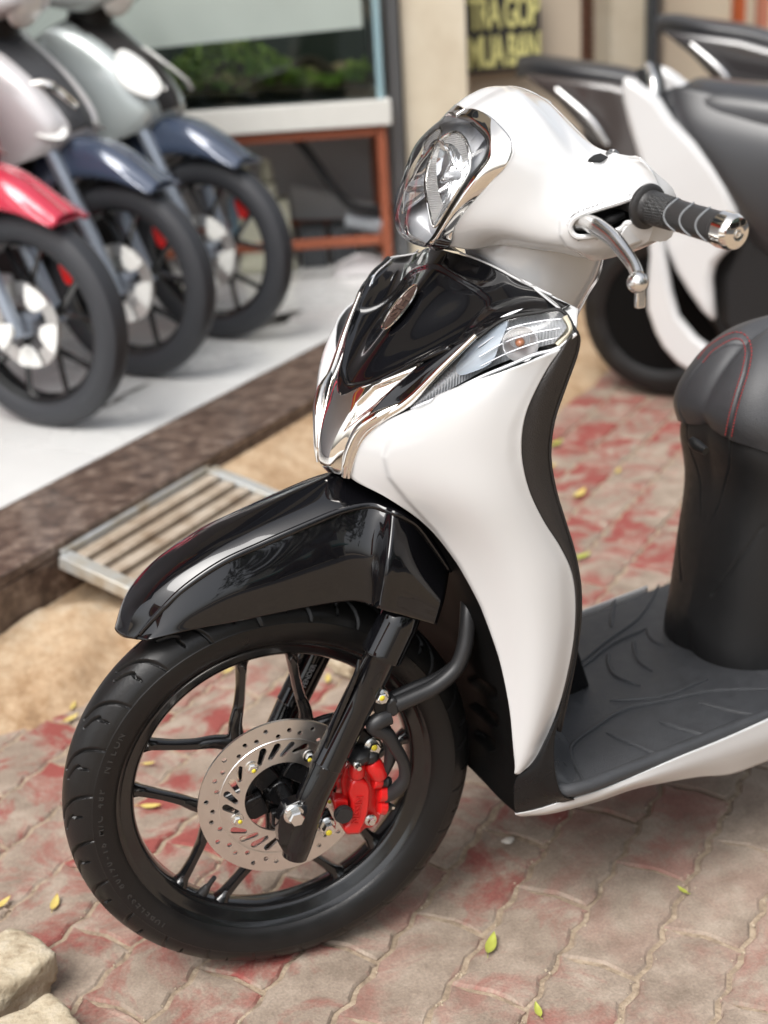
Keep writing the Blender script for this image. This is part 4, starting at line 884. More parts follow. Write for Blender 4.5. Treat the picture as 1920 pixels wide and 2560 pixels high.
# ---- grip, lever, switch housing
GA, GB = S(1612, 514, -.196), S(1846, 585, -.333); gd = (GB-GA)/np.linalg.norm(GB-GA); GL = np.linalg.norm(GB-GA)
for sg in (1, -1):
    A_ = GA if sg > 0 else ST.mir(GA); d_ = gd if sg > 0 else gd*np.array([1, -1, 1])
    G = lathe('handlebar_grip', [(-.05, .012), (.0, .012), (.0, .021), (.001, .0240), (.003, .0250), (.006, .0248), (.0085, .0225), (.0095, .0190), (.0125, .0174), (.018, .0170), (.06, .0166), (GL*.80, .0170), (GL*.81, .0182), (GL*.835, .0182), (GL*.84, .012)], A_, d_, M_GRIP, SCO, 48)
    lathe('knurled_band', [(.0165, .0170), (.0175, .0182), (.046, .0176), (.0465, .0168)], A_, d_, M_KNURL, G, 48)
    lathe('bar_end', [(GL*.838, .0150), (GL*.842, .0192), (GL*.93, .0192), (GL*.945, .0190), (GL*.985, .0165), (GL*1.0, .011), (GL*1.004, .0075), (GL*.998, .0062), (GL*.998, 0)], A_, d_, M_CHROME, G, 48)
    lathe('end_screw', [(GL*.997, .0048), (GL*1.0, .0045), (GL*1.001, .0024), (GL*.992, .0022), (GL*.992, 0)], A_, d_, M_ZINC, G, 6)
    u, v = perp(d_)
    vd = -CF-d_*(-CF@d_); vd /= np.linalg.norm(vd); wd = np.cross(d_, vd)
    for h0 in (.050, .074, .098):
        pts = []
        for i in range(24):
            t = i/23; a = -1.5+3.1*t; hh = h0+.024*(t-.5)+.006*math.sin(2*PI*t)
            pts.append(A_+d_*hh+.0172*(math.cos(a)*vd+math.sin(a)*wd*(-1 if wd[2] > 0 else 1)))
        tube('grip_groove', pts, .0012, M_GROOVE, G, 6)
tube('brake_lever', [S(1440, 560, -.150), S(1466, 556, -.165), S(1494, 568, -.190), S(1532, 596, -.220), S(1562, 632, -.248), S(1584, 664, -.272), S(1594, 690, -.288)], [.0075, .0095, .0102, .0094, .0082, .0072, .0072], M_ALU, SCO, 18, 40)
c0 = S(1594, 706, -.297); V, F = latheVF([(-.0112*math.cos(PI*i/12), .0112*math.sin(PI*i/12)) for i in range(13)], c0, np.array([.2, -1, .1]), 24); mesh('lever_ball', V, F, M_ALU, SCO, True)
box('lever_tang', S(1600, 742, -.283), AX, (.0055, .004, .012), M_ALU, SCO, .002)
prism('switch_housing', [S(x, y, -.150) for x, y in [(1440, 600), (1425, 560), (1470, 520), (1590, 480), (1625, 500), (1620, 580), (1550, 605)]], (0.03, .07, 0), M_DARK, SCO, .004)
tube('switch_lever', [S(1500, 560, -.160), S(1530, 548, -.168), S(1560, 535, -.170)], [.004, .006, .004], M_PLAS, SCO, 10, 10)
tube('handlebar_tube', [GA-gd*.005, GA-gd*.06], .0115, M_SATIN, SCO, 16)
prism('cowl_lip', [S(x, y, -.190) for x, y in [(1560, 565), (1590, 548), (1606, 552), (1627, 570), (1626, 598), (1560, 622), (1545, 590)]], (.012, .006, 0), M_WHITE, COWL, .003)
# ---- neck cover under the cowl
neck = [[(1185, 590, 0.0), (1250, 585, -.050), (1330, 595, -.078), (1420, 612, -.085), (1500, 638, -.065), (1510, 640, 0)],
        [(1186, 625, 0), (1236, 640, -.048), (1318, 655, -.074), (1402, 668, -.080), (1482, 684, -.062), (1500, 690, 0)],
        [(1188, 650, 0), (1238, 676, -.046), (1308, 706, -.070), (1382, 730, -.076), (1456, 736, -.058), (1470, 740, 0)],
        [(1190, 690, 0), (1238, 710, -.044), (1300, 744, -.068), (1362, 775, -.074), (1422, 790, -.056), (1440, 800, 0)]]
seam = inset([(1386, 642), (1389, 643), (1345, 722), (1342, 721)], -.002, 1.2)
panel('neck_cover', neck, ST, M_WHITE, SCO, np.array([.42, 0, .9]), 50, 90, 'weld', .002)
tube('neck_seam', [S(1387, 646, -.0805), S(1372, 672, -.0785), S(1358, 700, -.0765), S(1346, 722, -.0745)], .0007, M_DARK, SCO, 6, 16)

# ---- body: front cover
BI = BD.L(.16, 0, .75)
fc = [[(1122, 629, 0), (1165, 641, -.032), (1225, 665, -.072), (1300, 705, -.114), (1375, 740, -.158), (1423, 761, -.189)],
      [(1097, 655, 0), (1150, 672, -.037), (1215, 703, -.077), (1290, 738, -.120), (1365, 757, -.158), (1415, 768, -.187)],
      [(1050, 705, 0), (1110, 735, -.040), (1180, 765, -.078), (1258, 782, -.120), (1330, 775, -.155), (1395, 774, -.182)],
      [(1000, 768, 0), (1062, 800, -.039), (1130, 825, -.075), (1200, 815, -.112), (1275, 793, -.145), (1345, 780, -.168)],
      [(930, 866, 0), (990, 885, -.036), (1050, 890, -.069), (1115, 868, -.103), (1190, 835, -.134), (1260, 798, -.150)],
      [(880, 938, 0), (930, 938, -.030), (985, 922, -.060), (1040, 900, -.084), (1120, 865, -.110), (1190, 836, -.134)],
      [(850, 987, 0), (900, 967, -.028), (945, 952, -.047), (990, 936, -.064), (1030, 920, -.077), (1060, 905, -.086)]]
INS = [(700, 1100), (853, 960), (880, 963), (931, 951), (991, 925), (1081, 889), (1127, 868), (1190, 795), (1224, 765), (1222, 745), (1195, 722), (1105, 668), (1090, 660), (900, 500), (500, 900)]
COVER = panel('front_cover', fc, BD, M_BLACK, SCO, BI, 84, 84, 'weld', .003, [inset(INS, -.0035, 8)], None, None, 160)
wing = [[(1060, 905, -.086), (1030, 929, -.080), (960, 993, -.064), (898, 1070, -.045), (868, 1130, -.034), (857, 1182, -.030)],
        [(1125, 870, -.112), (1070, 922, -.100), (990, 998, -.077), (914, 1064, -.054), (876, 1126, -.039), (860, 1186, -.032)],
        [(1192, 834, -.134), (1112, 914, -.114), (1018, 1003, -.089), (932, 1060, -.063), (886, 1122, -.044), (865, 1190, -.035)]]
panel('cover_wing', wing, BD, M_BLACK, SCO, BI, 14, 40, 'copy', .002)
gr = [[(850, 987, 0), (900, 967, -.028), (945, 952, -.047), (990, 936, -.064), (1030, 920, -.077), (1060, 905, -.086)],
      [(836, 1018, 0), (876, 1005, -.024), (914, 993, -.041), (955, 977, -.056), (998, 955, -.070), (1032, 928, -.080)],
      [(819, 1072, 0), (843, 1068, -.018), (868, 1061, -.031), (897, 1047, -.042), (928, 1023, -.053), (962, 991, -.064)],
      [(808, 1125, 0), (822, 1127, -.012), (838, 1127, -.021), (856, 1119, -.029), (876, 1101, -.037), (899, 1068, -.045)],
      [(805, 1160, 0), (815, 1166, -.009), (826, 1170, -.016), (840, 1169, -.022), (853, 1158, -.028), (868, 1130, -.034)],
      [(820, 1180, 0), (827, 1182, -.008), (835, 1184, -.014), (844, 1185, -.020), (851, 1185, -.025), (857, 1182, -.030)]]
panel('chrome_grille', gr, BD, M_CHROME, SCO, BI, 60, 50, 'weld', .003, [inset([(1033, 927), (935, 965), (890, 1010), (874, 1054), (851, 1094), (876, 1066), (941, 1014)], -.003, 7)], None, None, 60)
band = [(1000, 1012, -.086), (950, 1040, -.071), (905, 1072, -.054), (880, 1118, -.042), (868, 1160, -.036), (862, 1192, -.033)]
trim = [(1190, 838, -.136), (1105, 920, -.115), (1022, 1003, -.092), (955, 1046, -.073), (908, 1090, -.054), (886, 1130, -.045), (873, 1175, -.038), (872, 1194, -.036)]
for mi in (0, 1):
    f_ = (lambda p: BD.mir(BD.P(*p))) if mi else (lambda p: BD.P(*p))
    tube('chrome_trim', [f_(p) for p in trim], [.0035, .0045, .006, .005, .0045, .0045, .004, .003], M_CHROME, SCO, 12, 60)
    tube('chrome_trim', [f_(p) for p in band], [.003, .008, .0085, .008, .007, .004], M_CHROME, SCO, 14, 50)
# badge
bc = BD.P(1001, 768, 0); t_ = BD.P(1050, 705, 0)-BD.P(930, 866, 0); t_ /= np.linalg.norm(t_); bn = np.cross(t_, BD.n); bn = bn if bn[0] < 0 else -bn
bl = [bc+bn*.001+t_*.034*math.sin(2*PI*i/48)+BD.n*.0135*math.cos(2*PI*i/48) for i in range(49)]
BG = tube('badge', bl, .0012, M_CHROME, SCO, 8)
V, F = [bc-bn*.001]+[b-bn*.001 for b in bl[:-1]], [(0, 1+i, 1+(i+1) % 48) for i in range(48)]
mesh('badge_plate', V, F, mat('dark_bronze_badge', (.10, .065, .055), .25, .6), BG, False)
textmesh('badge_lettering', 'SH', .027, .0008, bc+bn*.0004, t_, BD.n if np.cross(t_, BD.n)@bn > 0 else -BD.n, mat('dull_bronze_letters', (.32, .25, .22), .25, .9), BG, 1.0)
tube('cover_edge', [BD.P(x, y-2, Y) for x, y, Y in [(1150, 634, -.02), (1170, 641, -.034), (1230, 666, -.073), (1305, 706, -.115), (1380, 740, -.159)]], .0013, M_WHITE, SCO, 8, 40)
# rear neck collar, white corner
panel('cover_corner', [[(1300, 700, -.115), (1375, 736, -.155), (1446, 772, -.193)], [(1330, 716, -.130), (1395, 756, -.170), (1442, 800, -.203)], [(1400, 770, -.190), (1424, 795, -.201), (1441, 832, -.208)]], BD, M_WHITE, SCO, BD.L(.2, 0, .85), 12, 14, 'copy', .002)
# ---- turn signals
top = [(1026, 1021, -.092), (1100, 938, -.113), (1190, 848, -.135), (1260, 799, -.154), (1345, 781, -.176), (1405, 777, -.194), (1441, 830, -.209)]
bot = [(1028, 1022, -.092), (1112, 986, -.121), (1202, 943, -.148), (1272, 914, -.168), (1336, 887, -.186), (1392, 871, -.199), (1441, 834, -.209)]
md_ = [((a[0]+b[0])/2, (a[1]+b[1])/2, (a[2]+b[2])/2-.010*math.sin(PI*i/6)) for i, (a, b) in enumerate(zip(top, bot))]
def backset(rows, d): return [[BD.P(*p)+BD.a*d*k+BD.n*d*k for p, k in zip(r, (0, .5, 1, 1, 1, .9, 0))] for r in rows]
for mi in (False, True):
    mm = (lambda p: BD.mir(p)) if mi else (lambda p: p)
    rows = [[mm(BD.P(*p)) for p in cr1(r, 30)] for r in (top, md_, bot)]
    SG = loft3('turn_signal', backset([top, md_, bot], .022) if not mi else [[BD.mir(p) for p in r] for r in backset([top, md_, bot], .022)], M_RIBX, SCO, None, 14, 40)
    loft3('signal_lens', rows, M_LENS, SG, BI, 20, 60)
    gl = [(1070, 990), (1180, 862), (1235, 818), (1262, 812), (1230, 890), (1216, 920), (1150, 950), (1135, 945), (1130, 925)]
    V, F = prismVF([mm(BD.P(x, y, -.108-.060*(x-1070)/190)+(BD.a+BD.n)*.012) for x, y in cr1([(1133, 925), (1165, 880), (1215, 832), (1262, 810), (1242, 870), (1220, 918), (1170, 942), (1140, 948)], 30, True)], mm(BD.L(0, 0, 0)+np.array([0.004, 0.004, 0]))-mm(BD.L(0, 0, 0)))
    mesh('light_guide', V, F, M_DRL, SG, True, 30)
    bc2 = mm(BD.P(1300, 856, -.160)); ax2 = (BD.P(1300, 856, -.14)-BD.P(1300, 856, -.160)); ax2 = -BD.n*.9-BD.a*.5 if not mi else BD.n*.9-BD.a*.5
    lathe('bulb_reflector', [(-.012, .004), (-.008, .011), (0, .017), (.008, .0195), (.009, .0205), (.008, .021)], bc2, ax2, M_REFW, SG, 32)
    V, F = latheVF([(-.008, .005), (.000, .0058), (.005, .005), (.008, .0025), (.0085, 0)], bc2, ax2, 20); mesh('bulb', V, F, M_AMBER, SG, True)
    for dy in (0, .25, .5, .75):
        pts = [mm(BD.P(*((1-dy)*np.array(top[i])+dy*np.array(bot[i])))+(BD.a+BD.n)*.004) for i in (2, 3, 4, 5)]
        tube('lens_flute', pts, .0009, M_HOUS, SG, 6, 20)
    tube('signal_edge', [mm(BD.P(*p)) for p in cr1(bot, 40)], .0022, M_HOUS, SG, 8)
    tube('signal_edge', [mm(BD.P(p[0], p[1], p[2])) for p in cr1(top[2:], 30)], .0022, M_DARK, SG, 8)
    tube('signal_edge', [mm(BD.P(x, y, Y)) for x, y, Y in [(1412, 790, -.197), (1424, 822, -.203), (1392, 862, -.198)]], .004, mat('ivory_seal', (.62, .58, .46), .4), SG, 8, 12)
# ---- leg shields
Fv = [(1026, 1024, -.092), (932, 1064, -.066), (882, 1130, -.044), (873, 1190, -.036), (970, 1246, -.074), (1060, 1310, -.098), (1130, 1390, -.118), (1190, 1490, -.135), (1235, 1600, -.149), (1265, 1700, -.158), (1280, 1800, -.163), (1285, 1890, -.164), (1288, 1932, -.163)]
Bv = [(1398, 870, -.200), (1350, 950, -.199), (1312, 1040, -.197), (1303, 1130, -.195), (1320, 1220, -.194), (1356, 1300, -.194), (1400, 1370, -.195), (1430, 1440, -.196), (1437, 1530, -.196), (1425, 1640, -.194), (1390, 1780, -.186), (1338, 1890, -.174), (1291, 1932, -.164)]
Fd, Bdn = cr1(Fv, 60), cr1(Bv, 60); sh = []
for t in (0, .14, .3, .5, .7, .86, 1):
    sh.append([((1-t)*a[0]+t*b[0], (1-t)*a[1]+t*b[1], a[2]+(b[2]-a[2])*t-.026*math.sin(PI*t**1.15)*min(1, (b[0]-a[0])/240)) for a, b in zip(Fd, Bdn)])
RP = [(1075, 1000), (1010, 1040), (968, 1090), (950, 1140), (962, 1195), (1010, 1255), (1080, 1330), (1140, 1415), (1195, 1520), (1235, 1640), (1262, 1780), (1280, 1960), (1450, 1960), (1600, 700), (1100, 700)]
RR = [(1360, 880), (1300, 985), (1262, 1070), (1258, 1150), (1285, 1240), (1335, 1330), (1385, 1420), (1392, 1560), (1370, 1700), (1310, 1880), (1560, 1900), (1560, 860)]
panel('leg_shield', sh, BD, M_WHITE, SCO, BI, 80, 130, 'copy', .003, [inset(RP, .0042, 22), inset(RR, -.0022, 40)], None, None, 120)
# inner leg shield (rider's side) and its grained rim
Rl = [(1441, 832, -.208), (1446, 850, -.203), (1440, 885, -.199), (1415, 955, -.194), (1388, 1030, -.190), (1373, 1110, -.187), (1378, 1190, -.186), (1399, 1270, -.187), (1421, 1340, -.188), (1440, 1410, -.190), (1450, 1490, -.191), (1447, 1570, -.190), (1434, 1660, -.186), (1416, 1750, -.181), (1398, 1830, -.175)]
Bd2 = cr1([(1398, 870, -.199)]+Bv[1:11], 40); Rd = cr1(Rl, 40)
mdl = [((a[0]+b[0])/2, (a[1]+b[1])/2, (a[2]+b[2])/2-.006) for a, b in zip(Bd2, Rd)]
panel('shield_rim', [Bd2, mdl, Rd], BD, M_INNER, SCO, BI, 12, 70, 'copy', .003)
rows = []
for q in Rd[::3]:
    a = BD.P(*q); b = BD.mir(a); c = (a+b)/2; rows.append([a, a*.8+b*.2+BD.a*.018, c+BD.a*.028, a*.2+b*.8+BD.a*.018, b])
loft3('inner_shield', rows, M_INNER, SCO, BI, 40, 24, .003)
prism('luggage_hook', [BD.P(x, y, -.10) for x, y in ((1350, 1185), (1366, 1195), (1376, 1215), (1377, 1240), (1368, 1245), (1350, 1235))], BD.n*.03, M_PLAS, SCO, .003)
# lower black cover between shield tip and floor
low = [[(1437, 1530, -.196), (1425, 1640, -.194), (1390, 1780, -.186), (1338, 1890, -.174), (1290, 1945, -.163), (1284, 2000, -.158), (1290, 2038, -.152)],
       [(1445, 1520, -.195), (1434, 1640, -.194), (1405, 1765, -.192), (1362, 1868, -.190), (1340, 1940, -.186), (1345, 1990, -.182), (1352, 2020, -.176)],
       [(1450, 1500, -.191), (1443, 1630, -.190), (1416, 1745, -.190), (1388, 1840, -.194), (1387, 1925, -.199), (1404, 1985, -.202), (1436, 2000, -.202)]]
panel('lower_cover', low, BD, M_SATIN, SCO, BD.L(.2, 0, .35), 24, 60, 'copy', .002)
# under-cowl behind the front wheel
rows = []
for q in cr1(Fv[3:]+[(1284, 1985, -.158), (1290, 2038, -.152)], 30):
    p = BD.loc(BD.P(*q)); z = p[2]; wx = math.sqrt(max(.0, .278**2-(z-.275)**2))-.2+.022
    xin = max(p[0]+.012, wx) if z > .275 else wx-.10*(.275-z)/.08*.35
    rows.append([BD.L(p[0]+.003, p[1]+.002, z), BD.L(p[0]*.72+xin*.28, p[1]*.72, z), BD.L(p[0]*.3+xin*.7, p[1]*.36, z), BD.L(xin, 0, z)])
VU = [[BD.mir(p) for p in r[:-1]] for r in rows]
rows = [r+v[::-1] for r, v in zip(rows, VU)]
SL = [inset(pp, -.010, 7) for pp in ([(1165, 1700), (1190, 1688), (1243, 1725), (1242, 1748), (1220, 1748)], [(1172, 1765), (1190, 1755), (1248, 1790), (1246, 1815), (1228, 1820)], [(1182, 1832), (1196, 1822), (1240, 1850), (1240, 1876), (1222, 1880)])]
UC = loft3('under_cowl', rows, M_WELL, SCO, BD.L(.5, 0, .5), 150, 120, .003, None, SL)
# ---- floor
fz = .262
def FL(xb, yb, z): return BD.L(xb, yb, z)
FB = prism('floor_board', [FL(.10, -.186, fz), FL(.12, -.194, fz), FL(.75, -.199, fz), FL(.75, .199, fz), FL(.12, .194, fz), FL(.10, .186, fz)], (0, 0, -.02), M_PLAS, SCO, .006)
FM = prism('floor_mat', cr1([FL(.135, -.10, fz+.006), FL(.108, -.165, fz+.006), FL(.125, -.188, fz+.006), FL(.20, -.192, fz+.006), FL(.45, -.194, fz+.006), FL(.74, -.194, fz+.006), FL(.74, 0, fz+.006), FL(.74, .194, fz+.006), FL(.45, .194, fz+.006), FL(.2, .192, fz+.006), FL(.125, .188, fz+.006), FL(.108, .165, fz+.006), FL(.135, .10, fz+.006), FL(.15, 0, fz+.006)], 90, True), (0, 0, -.012), M_MAT, SCO, .002)
mz = fz+.0065
tube('floor_edge', [FL(.40, -.199, fz+.003), FL(.75, -.2, fz+.003)], .006, M_MAT, SCO, 10)
tube('floor_edge', [FL(.75, -.2, fz+.003), FL(.45, -.200, fz+.003), FL(.2, -.2, fz+.003), FL(.125, -.198, fz+.004), FL(.098, -.182, fz+.006), FL(.092, -.15, fz+.012), FL(.105, -.11, fz+.03)], .0095, M_MAT, SCO, 12, 60)
def ridge(pts, r=.0032): tube('mat_ridge', [Zp(x, y, mz) for x, y in pts], [r*.5]+[r]*6+[r*.5], M_MAT, FM, 8, 30)
for l in ([(1460, 1955), (1428, 1890), (1436, 1857), (1494, 1814), (1564, 1773), (1670, 1750), (1788, 1727), (1950, 1722)], [(1524, 1751), (1600, 1748), (1670, 1738), (1770, 1697)],
          [(1453, 1655), (1520, 1600), (1588, 1552), (1622, 1508), (1647, 1462)], [(1456, 1668), (1530, 1610), (1613, 1572)], [(1528, 1567), (1530, 1535), (1538, 1497)],
          [(1520, 1632), (1522, 1660), (1540, 1690), (1600, 1714)], [(1585, 1597), (1586, 1624), (1600, 1655), (1630, 1677)], [(1617, 1573), (1630, 1598), (1658, 1614)],
          [(1517, 1832), (1585, 1862), (1658, 1894)], [(1647, 1803), (1715, 1826), (1788, 1844)], [(1747, 1756), (1820, 1776), (1899, 1791)]): ridge(l)
# ramp of the mat up to the shield, and the gloss pocket in it
rows = [[FL(.100, -.192, fz+.010), FL(.118, -.192, fz+.006), FL(.135, -.19, fz+.003)], [FL(.102, -.150, fz+.070), FL(.135, -.142, fz+.026), FL(.172, -.13, fz+.004)], [FL(.108, -.09, fz+.115), FL(.150, -.08, fz+.045), FL(.200, -.06, fz+.004)], [FL(.12, 0, fz+.13), FL(.165, 0, fz+.05), FL(.215, 0, fz+.004)]]
rows += [[BD.mir(p) for p in r] for r in rows[-2::-1]]
prism('tunnel_cover', [BD.P(x, y, .0) for x, y in ((1400, 1600), (1440, 1600), (1458, 1660), (1477, 1718), (1440, 1738), (1395, 1755))], BD.n*.12, M_SATIN, SCO, .004)
loft3('floor_ramp', rows, mat('smooth_grey_floor_rubber', (.05, .052, .056), .3, rvar=.06, vscale=50), SCO, FL(.1, 0, 0), 40, 14, .002)
# ---- side skirt
sk = [[(1288, 2036, -.153), (1345, 2024, -.174), (1400, 2006, -.192), (1480, 1983, -.204), (1560, 1952, -.208), (1700, 1893, -.212), (1810, 1848, -.212), (1940, 1790, -.212), (2100, 1718, -.212)],
      [(1292, 2039, -.152), (1350, 2034, -.172), (1402, 2021, -.190), (1490, 1996, -.203), (1580, 1962, -.209), (1720, 1920, -.211), (1820, 1890, -.211), (1935, 1850, -.211), (2100, 1790, -.211)],
      [(1298, 2042, -.148), (1355, 2038, -.166), (1404, 2029, -.180), (1500, 2003, -.192), (1600, 1970, -.196), (1740, 1944, -.196), (1830, 1935, -.194), (1930, 1900, -.192), (2100, 1850, -.19)]]
panel('side_skirt', sk, BD, M_WHITE, SCO, BD.L(.4, 0, .4), 24, 90, 'copy', .003)
prism('belly_pan', [BD.L(.10, -.13, .222), BD.L(.30, -.15, .225), BD.L(.75, -.18, .22), BD.L(.75, .18, .22), BD.L(.30, .15, .225), BD.L(.10, .13, .222)], (0, 0, .02), M_DARK, SCO)
# ---- under-seat body
ub = [[(1700, 1075, 0), (1722, 1090, -.055), (1775, 1108, -.095), (1855, 1132, -.125), (1975, 1165, -.145), (2150, 1205, -.16)],
      [(1706, 1125, 0), (1727, 1140, -.053), (1780, 1155, -.092), (1857, 1178, -.121), (1975, 1210, -.142), (2150, 1250, -.16)],
      [(1722, 1198, 0), (1742, 1210, -.050), (1790, 1228, -.088), (1862, 1252, -.116), (1975, 1285, -.138), (2150, 1330, -.16)],
      [(1700, 1285, 0), (1722, 1300, -.055), (1776, 1328, -.095), (1856, 1360, -.122), (1975, 1400, -.142), (2150, 1450, -.165)],
      [(1680, 1400, 0), (1702, 1425, -.060), (1760, 1460, -.102), (1848, 1494, -.130), (1975, 1530, -.15), (2150, 1580, -.17)],
      [(1668, 1480, 0), (1692, 1508, -.063), (1752, 1548, -.108), (1842, 1582, -.138), (1975, 1615, -.16), (2150, 1660, -.18)],
      [(1652, 1530, 0), (1676, 1570, -.068), (1740, 1620, -.115), (1835, 1655, -.147), (1975, 1690, -.17), (2150, 1740, -.19)],
      [(1652, 1580, 0), (1680, 1620, -.070), (1745, 1664, -.118), (1838, 1697, -.150), (1975, 1728, -.172), (2150, 1775, -.19)],
      [(1680, 1690, 0), (1710, 1730, -.070), (1770, 1770, -.118), (1850, 1800, -.150), (1985, 1830, -.172), (2150, 1875, -.19)]]
def nosed(rows, sc=None):
    return [[(x, y, -np.interp(x-r[0][0], [0, 22, 75, 155, 275, 450, 600], [0, .022, .06, .10, .13, .15, .16])*(1 if sc is None else sc[k])) for x, y, _ in r] for k, r in enumerate(rows)]
ub.insert(0, [(x+8, y-60, q) for x, y, q in ub[0]]); shift = lambda rows, s: [[(x+s*math.exp(-(x-r[0][0])/130), y, q) for x, y, q in r] for r in rows]
ub = nosed(shift(ub, 66), [.9]+[1]*9)
LATCH = [(1500, 1000), (1700, 1080), (1825, 1115), (1822, 1150), (1800, 1240), (1775, 1290), (1740, 1260), (1715, 1210), (1600, 1200)]
SEAMU = [(1824, 1090), (1829, 1090), (1826, 1170), (1800, 1262), (1776, 1308), (1735, 1265), (1716, 1215), (1719, 1212), (1740, 1260), (1776, 1302), (1796, 1260), (1821, 1168)]
GRV = [(1908, 1312), (1912, 1316), (1780, 1492), (1775, 1488)]
UB = panel('under_seat_cover', ub, BD, M_PLAS, SCO, BD.L(.85, 0, .5), 150, 110, 'weld', .003, [inset(GRV, -.003, 2.5), inset(SEAMU, -.0025, 2.5)], None, None, 400)
tube('seat_hook', [BD.P(1728, 1100, -.045), BD.P(1740, 1112, -.055), BD.P(1765, 1128, -.075)], [.006, .009, .006], M_DARK, UB, 10, 10)
# ---- seat
se_ = [[(1700, 1058, 0), (1722, 1072, -.055), (1770, 1092, -.092), (1832, 1112, -.118), (1975, 1150, -.140), (2150, 1190, -.155)],
       [(1687, 1040, 0), (1712, 1050, -.060), (1768, 1068, -.098), (1836, 1090, -.125), (1975, 1125, -.147), (2150, 1165, -.162)],
       [(1686, 1020, 0), (1712, 1022, -.058), (1770, 1036, -.096), (1842, 1055, -.124), (1975, 1085, -.147), (2150, 1120, -.163)],
       [(1702, 982, 0), (1730, 980, -.052), (1786, 988, -.090), (1852, 1003, -.118), (1975, 1030, -.141), (2150, 1062, -.158)],
       [(1735, 925, 0), (1760, 918, -.046), (1806, 920, -.081), (1868, 932, -.109), (1978, 955, -.132), (2150, 985, -.15)],
       [(1768, 882, 0), (1793, 872, -.036), (1836, 870, -.066), (1888, 880, -.092), (1985, 898, -.115), (2150, 925, -.135)],
       [(1800, 852, 0), (1825, 842, -.026), (1866, 836, -.047), (1912, 843, -.068), (1995, 856, -.09), (2150, 880, -.115)],
       [(1850, 822, 0), (1876, 815, -.013), (1905, 811, -.024), (1940, 811, -.035), (2010, 820, -.05), (2160, 838, -.07)],
       [(1900, 803, 0), (1922, 799, -.008), (1945, 796, -.014), (1972, 796, -.020), (2040, 802, -.028), (2180, 815, -.04)]]
se_ = [shift([r], s_)[0] for r, s_ in zip(se_, (68, 70, 72, 74, 76, 74, 70, 62, 54))]; se_ = nosed([[(x, y+dy*math.exp(-(x-r[0][0])/160), q) for x, y, q in r] for r, dy in zip(se_, (0, 0, 0, 0, 1, 2, 3, 3, 2))], [1, 1.03, 1.03, 1, .95, .85, .75, .62, .5])
SEAM = [(1748, 905), (1775, 872), (1815, 846), (1842, 838), (1862, 848), (1871, 880), (1862, 930), (1845, 985), (1830, 1040), (1820, 1095)]
def seamline(x, y):
    d = np.hypot(*(np.array(nearpoly((x, y), SEAM+SEAM[::-1])[0])-(x, y))); return -.0018*max(0, 1-d/6.0)
SEAT = panel('seat', se_, BD, M_SEAT, SCO, BD.L(.85, 0, .6), 90, 110, 'weld', .004, [seamline], None, None, 320)
# stitches: short raised threads both sides of the seam, laid on the seat's own surface
SV = np.array([v.co for v in SEAT.data.vertices]); SN = np.array([v.normal for v in SEAT.data.vertices])
k_ = ((CAM-SV)*SN).sum(1) > 0; SV = SV[k_]; dS = SV-CAM; zS = dS@CF; SPX = np.stack([960+FPX*(dS@CR)/zS, 1280+FPX*(dS@CD)/zS], 1)
def seatP(x, y):
    d = np.hypot(SPX[:, 0]-x, SPX[:, 1]-y); i = np.argsort(d)[:4]
    if d[i[0]] > 13: return None
    wt = 1/(d[i]+.5); dp = (zS[i]*wt).sum()/wt.sum(); return CAM+ray(x, y)*(dp-.0012)
sp = cr1(SEAM, 300); T = np.gradient(sp, axis=0); T /= np.linalg.norm(T, axis=1)[:, None]; Nn = np.stack([-T[:, 1], T[:, 0]], 1)
acc = np.r_[0, np.cumsum(np.hypot(*np.diff(sp, axis=0).T))]
for side in (-8, 8):
    parts = []
    for s0 in np.arange(4, acc[-1]-6, 8.0):
        q = [np.array([np.interp(s0+e, acc, sp[:, k]+Nn[:, k]*side) for k in (0, 1)]) for e in (0, 5.5)]
        t3 = [seatP(*q[0]), seatP(*((q[0]+q[1])/2)), seatP(*q[1])]
        if all(t is not None for t in t3): parts.append(tubeVF([t3[0], t3[1]-CF*.0005, t3[2]], [.0005, .0009, .0005], 5))
    V, F = joinVF(parts); tag(mesh('stitching', V, F, M_STITCH, SEAT, True), kind='stuff')
